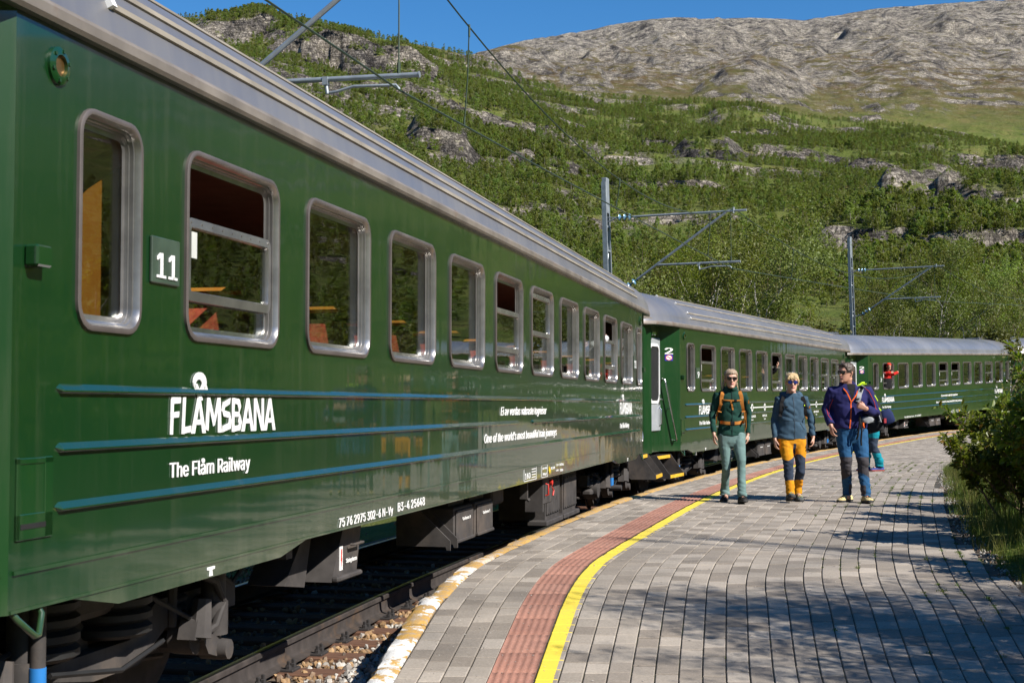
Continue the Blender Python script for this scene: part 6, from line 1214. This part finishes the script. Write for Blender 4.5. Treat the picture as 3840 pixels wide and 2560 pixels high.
bust(2, -7.28, -HW + .02, 2.68, -.75, 'passenger in red hat and jacket leaning out of an open window of the third coach', REDC, SKIN2, None, [[(.16, .05, -.17), (.20, -.10, -.15), (.34, -.02, -.11), (.40, .02, -.10)], [(-.16, .05, -.17), (-.19, -.06, -.13), (-.02, -.14, -.10), (.06, -.14, -.10)]], REDH, 1.05, .06)
bust(1, -.70, -HW + .35, 2.52, 0, 'passenger holding a phone out of an open window of the second coach', BLACKC, SKIN, BROWN, [[(-.17, .05, -.18), (-.24, -.10, -.22), (-.26, -.36, -.02), (-.27, -.41, .06)]])
ph_ = MB(); ph_.box((0, 0, 0), (.078, .012, .155), bev=.006); _o = ph_.build('phone', RUBBER); _ax, _a, _dz, _pt = COACH[1]; _o.matrix_world = Matrix.Translation((_ax.x, _ax.y, RAIL + _dz)) @ Matrix.Rotation(PI / 2 - _a, 4, 'Z') @ Matrix.Translation((-.93, -HW - .10, 2.70)) @ Matrix.Rotation(.2, 4, 'Z'); tag(_o, 'black phone held up by a hand at an open window of the second coach', 'phone')
bust(0, 5.60, -HW + .42, 2.41, 0, 'passenger with a white sleeve resting an arm on an open window of the first coach', WHITEC, SKIN, BROWN, [[(-.16, .05, -.16), (-.20, -.24, .10), (-.06, -.37, .19), (.02, -.38, .20)]])
bust(2, -5.85, -HW + .55, 1.98, .9, 'blonde passenger in a pale pink top seated behind the window next to the red one', PINKC, SKIN, GREYBL)
bust(2, .85, -HW + .50, 1.80, .8, 'passenger in a green top seated below a lowered window of the third coach', GREENC, SKIN2, BROWN)
bust(2, 3.9, -HW + .45, 2.03, 1.0, 'bald passenger in dark clothes seated near the middle of the third coach', BLACKC, SKIN)
bust(2, 5.3, -HW + .5, 1.84, 1.0, 'passenger with white hair seated low behind a window of the third coach', GREYC, SKIN, WHITEC)
# ================================================================ near trees, shrubs, grass
LEAF_OLIVE = leafmat('olive_birch_leaf', (.095, .125, .02), (.175, .20, .04), .4)
TWIG = pm('brown_twig', (.13, .085, .06), .9, var=.3, vs=8)
def birch_mesh(k, H=1.0):
    """trunk mesh and crown mesh of a many-limbed mountain birch about 9 m tall"""
    r = np.random.default_rng(500 + k); H = 9.0; t = MB(); tips = []
    def grow(p, d, L, rad, lev):
        n = 6; pts = [p.copy()]; rr = [rad]
        for q in range(n):
            d = (d + Vector(r.normal(0, .13 if lev else .07, 3)) + Vector((0, 0, .05))).normalized(); p = p + d * (L / n); pts.append(p.copy()); rr.append(rad * (1 - .8 * (q + 1) / n) + .004)
            if lev < 3 and q > (0 if lev else 1):
                for _ in range([2, 2, 2][lev] if r.uniform() < [.55, .25, .1][lev] else (1 if r.uniform() < [.9, .75, .5][lev] else 0)):
                    a = r.uniform(0, 6.28); s = Vector((math.cos(a), math.sin(a), r.uniform(.15, .9))).normalized(); nd = (d * .55 + s * .8).normalized(); grow(p.copy(), nd, L * r.uniform(.36, .58), rr[-1] * .62, lev + 1)
            if lev >= 1: tips.append((p.copy(), L / n, lev))
        if lev < 3: t.tube(pts, rr, 7 if lev == 0 else (5 if lev == 1 else 3), 0 if lev < 2 else 1)
    stems = [1, 2, 1, 3, 2][k % 5]
    for s in range(stems): a = s * 2.3 + r.uniform(0, 1); grow(Vector((.12 * math.cos(a), .12 * math.sin(a), -.3)), Vector((.18 * math.cos(a) * (stems > 1) + r.normal(0, .05), .18 * math.sin(a) * (stems > 1), 1)).normalized(), H * r.uniform(.82, .95) / (1 + .06 * stems), .11 if stems == 1 else .08, 0)
    P = np.array([tuple(q[0]) for q in tips]); P = P[P[:, 2] > 2.2]; n = 8600; ix = r.integers(0, len(P), n); clump = r.normal(0, .34, (len(P), 3)); C = P[ix] + clump[ix] * .5 + r.normal(0, .17, (n, 3)); cen = P.mean(0); N = (C - cen); N /= np.linalg.norm(N, axis=1)[:, None]; N[:, 2] += .4
    V, F = leaf_quads(C, N, .058, r, 1.0)
    return t.mesh('trunk', [BARK, TWIG], 60), raw_mesh('crown', V, F, LEAF_OLIVE if k != 4 else LEAF_FAR)
BIRCH = [birch_mesh(k) for k in range(5)]
def birch(x, y, h, k, rz, label, group='birches standing close behind the train', w=1.0):
    z = float(height(np.array([float(x)]), np.array([float(y)]))[0]); o = thing('birch_tree', (x, y, z), rz, label, 'tree', group); s = h / 9.0; o.scale = (s * w, s * w, s); link('trunk', BIRCH[k][0], o); link('crown', BIRCH[k][1], o); return o
ATP = lambda px, y: ((px - 1176) / F_PX * y, y)
for px, y, h, k, rz, lb in ((1434, 47, 8.3, 1, .3, 'birch rising just right of the tall mast behind the first coach roof'), (1486, 54, 9.2, 3, 2.1, 'olive birch under the middle of the first bracket arm'), (1540, 48, 8.2, 0, 4.0, 'birch with one pale stem below the lower tube of the first mast'), (1588, 57, 9.6, 1, 5.1, 'tall two-stemmed birch behind the roof of the second coach, below the bracket tip'),
        (1640, 50, 8.4, 4, 1.1, 'greener birch behind the roof of the second coach'), (1692, 55, 9.8, 3, .2, 'birch with several white stems just right of the first bracket'), (1722, 47, 8.0, 0, 2.9, 'birch with a strong white trunk above the middle of the second coach'), (1772, 52, 8.3, 2, 3.6, 'birch with a leaning pale limb at the right end of the left group'), (1805, 60, 7.2, 1, 1.7, 'smaller birch at the end of the left group, behind the second coach'),
        (1935, 66, 6.2, 3, .9, 'low birch left of the second mast'), (1995, 72, 8.2, 0, 2.2, 'slim birch just right of the second mast'), (2040, 70, 8.8, 1, 3.9, 'two-stemmed birch under the second bracket arm'), (2092, 74, 9.0, 3, 5.5, 'birch with crooked white limbs right of the second bracket strut'), (2135, 70, 9.6, 2, .6, 'birch with a thick white trunk above the third coach'), (2190, 73, 10.2, 0, 1.9, 'tallest white-trunked birch above the third coach'),
        (2240, 78, 9.6, 4, 4.4, 'greener birch behind the far end of the third coach'), (2285, 74, 9.0, 1, 2.6, 'birch behind the roof vents of the third coach'), (2330, 80, 9.4, 3, 3.3, 'birch at the right edge above the last coach roof'), (2385, 78, 9.0, 2, .1, 'birch beyond the right edge above the last coach'), (1460, 66, 8.5, 4, 5.0, 'greener birch farther back behind the first bracket'), (1560, 68, 9.0, 2, 1.0, 'birch farther back between the pale stems of the left group'), (1662, 66, 9.2, 0, 3.0, 'birch farther back behind the several-stemmed birch'), (2060, 88, 8.8, 4, 2.0, 'greener birch farther back under the second bracket'), (2160, 90, 9.4, 3, 1.2, 'birch farther back behind the thick white trunk'), (2262, 92, 9.6, 1, .4, 'birch farther back near the right edge')):
    X, Y = ATP(px, y); birch(X, Y, h * (.80 if px < 1900 else .70), k, rz, lb)
birch(-7.25, 23.0, 8.3, 0, 1.2, 'birch whose top just shows above the first coach roof at the upper left', None, .65)
for x, y, h, k, rz, w in ((7.2, 5.9, 4.0, 1, .5, .85), (5.9, 6.7, 3.8, 2, 2.5, .9), (7.0, 7.3, 3.9, 0, 1.0, .8), (7.9, 6.5, 4.3, 3, 1.5, .85), (6.2, 6.2, 3.9, 4, 4.4, .8), (5.1, 6.5, 3.3, 3, 2.0, 1.0), (5.7, 7.5, 3.4, 1, 5.0, .95), (8.0, 7.4, 4.4, 1, 3.6, .7), (7.7, 9.5, 5.2, 2, .2, .24), (8.7, 8.9, 4.0, 0, 2.2, .6), (15.5, 14.0, 5.5, 3, 2.0, .9), (14.5, 7.0, 6.0, 1, 1.0, .9)):
    birch(x, y, h, k, rz, 'birch beside the platform, right of the picture, shading the paving', 'birches shading the platform', w)
# round bushes behind the train
def round_bush(k):
    r = np.random.default_rng(700 + k); C, N = crown_points(r, 5200, 1.0, .62, .02, 16, .55); V, F = leaf_quads(C, N, .017, r); t = MB()
    for q in range(7): a = q * .9; t.tube([(0, 0, -.1), (.12 * math.cos(a), .12 * math.sin(a), .3), (.28 * math.cos(a), .28 * math.sin(a), .72)], [.018, .012, .004], 4)
    return t.mesh('stem', BARK_FAR), raw_mesh('foliage', V, F, LEAF_NEAR)
RB = [round_bush(0), round_bush(1)]
def bush(x, y, h, k, rz, label, group=None, w=1.0, m=None):
    z = float(height(np.array([float(x)]), np.array([float(y)]))[0]); o = thing('bush', (x, y, z), rz, label, 'bush', group); o.scale = (h * w, h * w, h); link('stem', RB[k][0], o); link('foliage', RB[k][1], o); return o
for px, y, h, k, w, lb in ((1882, 56, 4.6, 0, 1.0, 'round olive bush between the two birch groups behind the second coach'), (1830, 62, 3.4, 1, 1.2, 'low bush left of the round olive bush'), (2010, 62, 2.6, 1, 1.3, 'low bush behind the near bogie of the third coach'), (2075, 66, 2.8, 0, 1.2, 'low bush seen under the floor of the third coach'), (1930, 60, 3.2, 0, 1.2, 'bush at the foot of the second mast')):
    X, Y = ATP(px, y); bush(X, Y, h, k, px, lb, 'bushes behind the train', w)
for k in range(26): y = rng.uniform(62, 95); X, Y = ATP(rng.uniform(1440, 2400), y); bush(X, Y, rng.uniform(2.2, 4.2), k % 2, rng.uniform(0, 6), 'green bush in the thicket below the birches behind the train', 'thicket bushes behind the train', 1.3)

# broad-leaved shrubs at the right edge of the platform
LEAF_BIG = leafmat('willow_leaf', (.11, .19, .022), (.20, .275, .045), .5, .38, True, 3.0)
LEAF_YEL = leafmat('yellowing_leaf', (.20, .17, .02), (.30, .22, .03), .35, .4, True, 3.0)
STEMC = pm('brown_stem', (.13, .085, .05), .8, var=.3, vs=20)
def leaf_batch(B, D, N, L, r):
    """folded pointed leaves: base, direction, normal"""
    D = D / np.linalg.norm(D, axis=1)[:, None]; S = np.cross(D, N); S /= np.linalg.norm(S, axis=1)[:, None] + 1e-9; U = np.cross(S, D); L = L[:, None]; w = L * .27; d = L * .07
    V = np.stack([B, B + D * L * .3 - S * w * .8 + U * d, B + D * L * .68 - S * w * .85 + U * d, B + D * L - U * d * 1.5, B + D * L * .68 + S * w * .85 + U * d, B + D * L * .3 + S * w * .8 + U * d], 1).reshape(-1, 3); o = np.arange(len(B))[:, None] * 6
    return V, np.concatenate([o + [0, 1, 2, 3], o + [3, 4, 5, 0]])
def shrub(x, y, h, spread, stems, seed, label, lean=(0, 0), single=0, lsize=.075, dens=1.0):
    r = np.random.default_rng(seed); z = float(height(np.array([float(x)]), np.array([float(y)]))[0]); o = thing('shrub', (x, y, z), 0, label, 'shrub', 'leafy shrubs beside the platform'); LB, LD = [], []
    def branch(p, d, L, rad, lev):
        t = MB(); n = 8; pts = [p.copy()]; rr = [rad]
        kids = []
        for q in range(n):
            d = (d + Vector(r.normal(0, .10, 3)) + Vector((lean[0] * .05, lean[1] * .05, .03 if lev == 0 else .05))).normalized(); p = p + d * (L / n); pts.append(p.copy()); rr.append(rad * (1 - .8 * (q + 1) / n) + .0015)
            if lev < 2 and q >= (2 if lev == 0 else 1) and r.uniform() < (.95 if lev == 0 else .75) * dens:
                a = r.uniform(0, 6.28); s = Vector((math.cos(a), math.sin(a), r.uniform(0, .6))); kids.append((p.copy(), (d * .7 + s * .7).normalized(), L * r.uniform(.3, .5), rr[-1] * .6, lev + 1))
            if q > (3 if lev == 0 else 0):
                for _ in range(int(r.integers(2, 4))):
                    a = r.uniform(0, 6.28); s = d.orthogonal().normalized(); s = Quaternion(d, a) @ s; LB.append(tuple(p + d * r.uniform(-.5, .5) * L / n + s * .01)); LD.append(tuple(d * r.uniform(.2, .9) + s * .9 + Vector((0, 0, r.uniform(-.35, .25)))))
        t.tube(pts, rr, 6 if lev == 0 else 4)
        ob = t.build('stem' if lev == 0 else 'twig', STEMC, o, 60) if lev == 0 else None
        if lev > 0: tw.add(t.v, t.f)
        for kd in kids: branch(*kd)
    tw = MB()
    for s in range(stems): a = r.uniform(0, 6.28); sp = r.uniform(.2, 1) * spread; branch(Vector((r.normal(0, .15), r.normal(0, .15), -.05)), Vector((math.cos(a) * sp + lean[0], math.sin(a) * sp + lean[1], 1)).normalized(), h * r.uniform(.75, 1.1), .014, 0)
    tag(tw.build('twigs', STEMC, o), kind='stuff')
    B, D = np.array(LB), np.array(LD); N = r.normal(0, .45, B.shape) + [.2, -.3, 1.0]; L = lsize * r.uniform(.55, 1.25, len(B))
    if single:
        near = np.argsort(B[:, 1] - B[:, 2] * .3)[:single]; lm = None
        V0, F0 = leaf_batch(np.zeros((1, 3)), np.array([[1.0, 0, 0]]), np.array([[0, 0, 1.0]]), np.array([1.0]), r); lm = raw_mesh('leaf', V0, F0, LEAF_BIG)
        for q in near:
            d = Vector(D[q]).normalized(); n = Vector(N[q]); sd = d.cross(n).normalized(); u = sd.cross(d); M = Matrix((d, -sd, u)).transposed().to_4x4(); M.translation = Vector(B[q]); lo = link('leaf', lm, o); lo.matrix_local = M @ Matrix.Scale(float(L[q]), 4)
        keep = np.ones(len(B), bool); keep[near] = False; B, D, N, L = B[keep], D[keep], N[keep], L[keep]
    V, F = leaf_batch(B, D, N, L, r); nb = len(B); yl = r.uniform(size=nb) < .05; mi = np.concatenate([yl, yl]).astype(int); tag(link('foliage', raw_mesh('foliage', V, F, [LEAF_BIG, LEAF_YEL], mi), o), kind='stuff'); return o
shrub(5.15, 13.3, 1.12, .5, 11, 31, 'dense broad-leaved shrub leaning over the right edge of the paving', (-.28, -.1), 290, .085)
shrub(5.6, 15.1, .95, .6, 10, 32, 'broad-leaved shrub behind the leaning one, its low branches over the paving', (-.4, 0), 0, .075)
shrub(5.0, 12.9, 1.95, .18, 2, 33, 'tall sparse shrub with long leafy shoots rising in front of the last coach', (-.05, 0), 0, .10, .45)
shrub(6.1, 16.8, .95, .6, 9, 34, 'lower shrub at the far end of the row, beside the bend of the platform', (-.3, 0), 0, .07)
shrub(5.95, 13.9, 1.0, .5, 8, 35, 'shrub filling the right edge behind the leaning one', (0, 0), 0, .08)
shrub(6.8, 15.5, 1.15, .5, 8, 36, 'shrub at the back of the row by the right edge', (0, 0), 0, .08)
shrub(4.75, 11.3, .85, .7, 9, 37, 'small dark shrub low at the edge below the leaning one', (-.1, 0), 0, .06)
shrub(6.7, 18.8, .9, .6, 7, 38, 'small shrub beyond the row, nearest the last coaches', (-.2, 0), 0, .07)
# grass
def tuft(k, n, h, w):
    r = np.random.default_rng(800 + k); V, F = [], []
    for q in range(n):
        a = r.uniform(0, 6.28); b = np.array([math.cos(a), math.sin(a), 0]); s = np.array([-math.sin(a), math.cos(a), 0]) * w; p = r.normal(0, .05, 3) * [1, 1, 0]; L = h * r.uniform(.5, 1.1); o = len(V); bend = r.uniform(.1, .6)
        for u in (0, .4, .75, 1): c = p + b * bend * L * u * u + np.array([0, 0, L * u * (1 - .25 * bend * u)]); ww = (1 - u) ** .6; V += [tuple(c - s * ww), tuple(c + s * ww)]
        for u in range(3): F.append((o + 2 * u, o + 2 * u + 1, o + 2 * u + 3, o + 2 * u + 2))
    return raw_mesh('grass_tuft', V, F, [GRASS_A, GRASS_B][k % 2])
GRASS_A = leafmat('green_grass', (.075, .14, .02), (.16, .22, .04), .4, .6, True, 4.0); GRASS_B = leafmat('dry_grass', (.14, .16, .035), (.24, .22, .07), .4, .7, True, 4.0)
def grass():
    r = np.random.default_rng(15); n = 5200; y = r.uniform(5.5, 36, n); off = r.uniform(.0, 1, n) ** 1.3 * 3.2 + .03 + .12 * (fbm(y * 1.2, y * 0, 3) - .3); x = x_rb(y) + off; z = height(x, y); s = r.uniform(.5, 1.25, n) * np.interp(off, [0, .5, 2], [.4, .75, .95]); k = np.where(r.uniform(size=n) < .62, 2 * r.integers(0, 2, n), 1 + 2 * r.integers(0, 2, n))
    instancer('grass', np.stack([x, y, z - .01], 1), [tuft(0, 14, .34, .004), tuft(1, 12, .42, .003), tuft(2, 18, .22, .005), tuft(3, 9, .55, .003)], np.stack([s, s, s], 1), np.stack([r.normal(0, .1, n), r.normal(0, .1, n), r.uniform(0, 6.28, n)], 1), k)
    m = 1500; yy = r.uniform(7, 30, m); jmax = np.array([min(40, 6 + (float(x_rb(q)) - float(x_yl(q))) / float(np.interp(q, _yy, _pp))) for q in yy]); j = np.floor(jmax - np.abs(r.normal(0, 5.0, m)) - .3); keep = j > 9; yy, j = yy[keep], j[keep]; keep = fbm(yy * 1.1, j * .7, 9) > .50; yy, j = yy[keep], j[keep]
    x = np.array([float(xcol(a, b)) for a, b in zip(j, yy)]); m = len(x); s = r.uniform(.10, .36, m) * r.uniform(.5, 1, m); instancer('joint_weeds', np.stack([x, yy, zplat(yy) - .006], 1), [tuft(6, 16, .22, .009), tuft(8, 22, .14, .012)], np.stack([s, s, s * .6], 1), np.stack([np.zeros(m), np.zeros(m), r.uniform(0, 6.28, m)], 1), r.integers(0, 2, m))
    # edge strip: pebbles and litter between paving and grass
    n = 1400; yy = r.uniform(6.5, 26, n); x = x_rb(yy) + r.normal(.07, .06, n); s = r.uniform(.006, .018, n); instancer('edge_gravel', np.stack([x, yy, zplat(yy) - .005], 1), [stone_mesh(11, ST2), stone_mesh(12, ST3)], np.stack([s, s, s], 1), r.uniform(-3, 3, (n, 3)), r.integers(0, 2, n))
    # rank growth on the bank behind the shrubs
    n = 900; yy = r.uniform(5.5, 40, n); off = r.uniform(1.5, 12, n); x = x_rb(yy) + off; z = height(x, yy); s = r.uniform(.35, .9, n); instancer('undergrowth', np.stack([x, yy, z], 1), [RB[0][1], RB[1][1]], np.stack([s * 1.5, s * 1.5, s], 1), np.stack([np.zeros(n), np.zeros(n), r.uniform(0, 6.28, n)], 1), r.integers(0, 2, n))
grass()
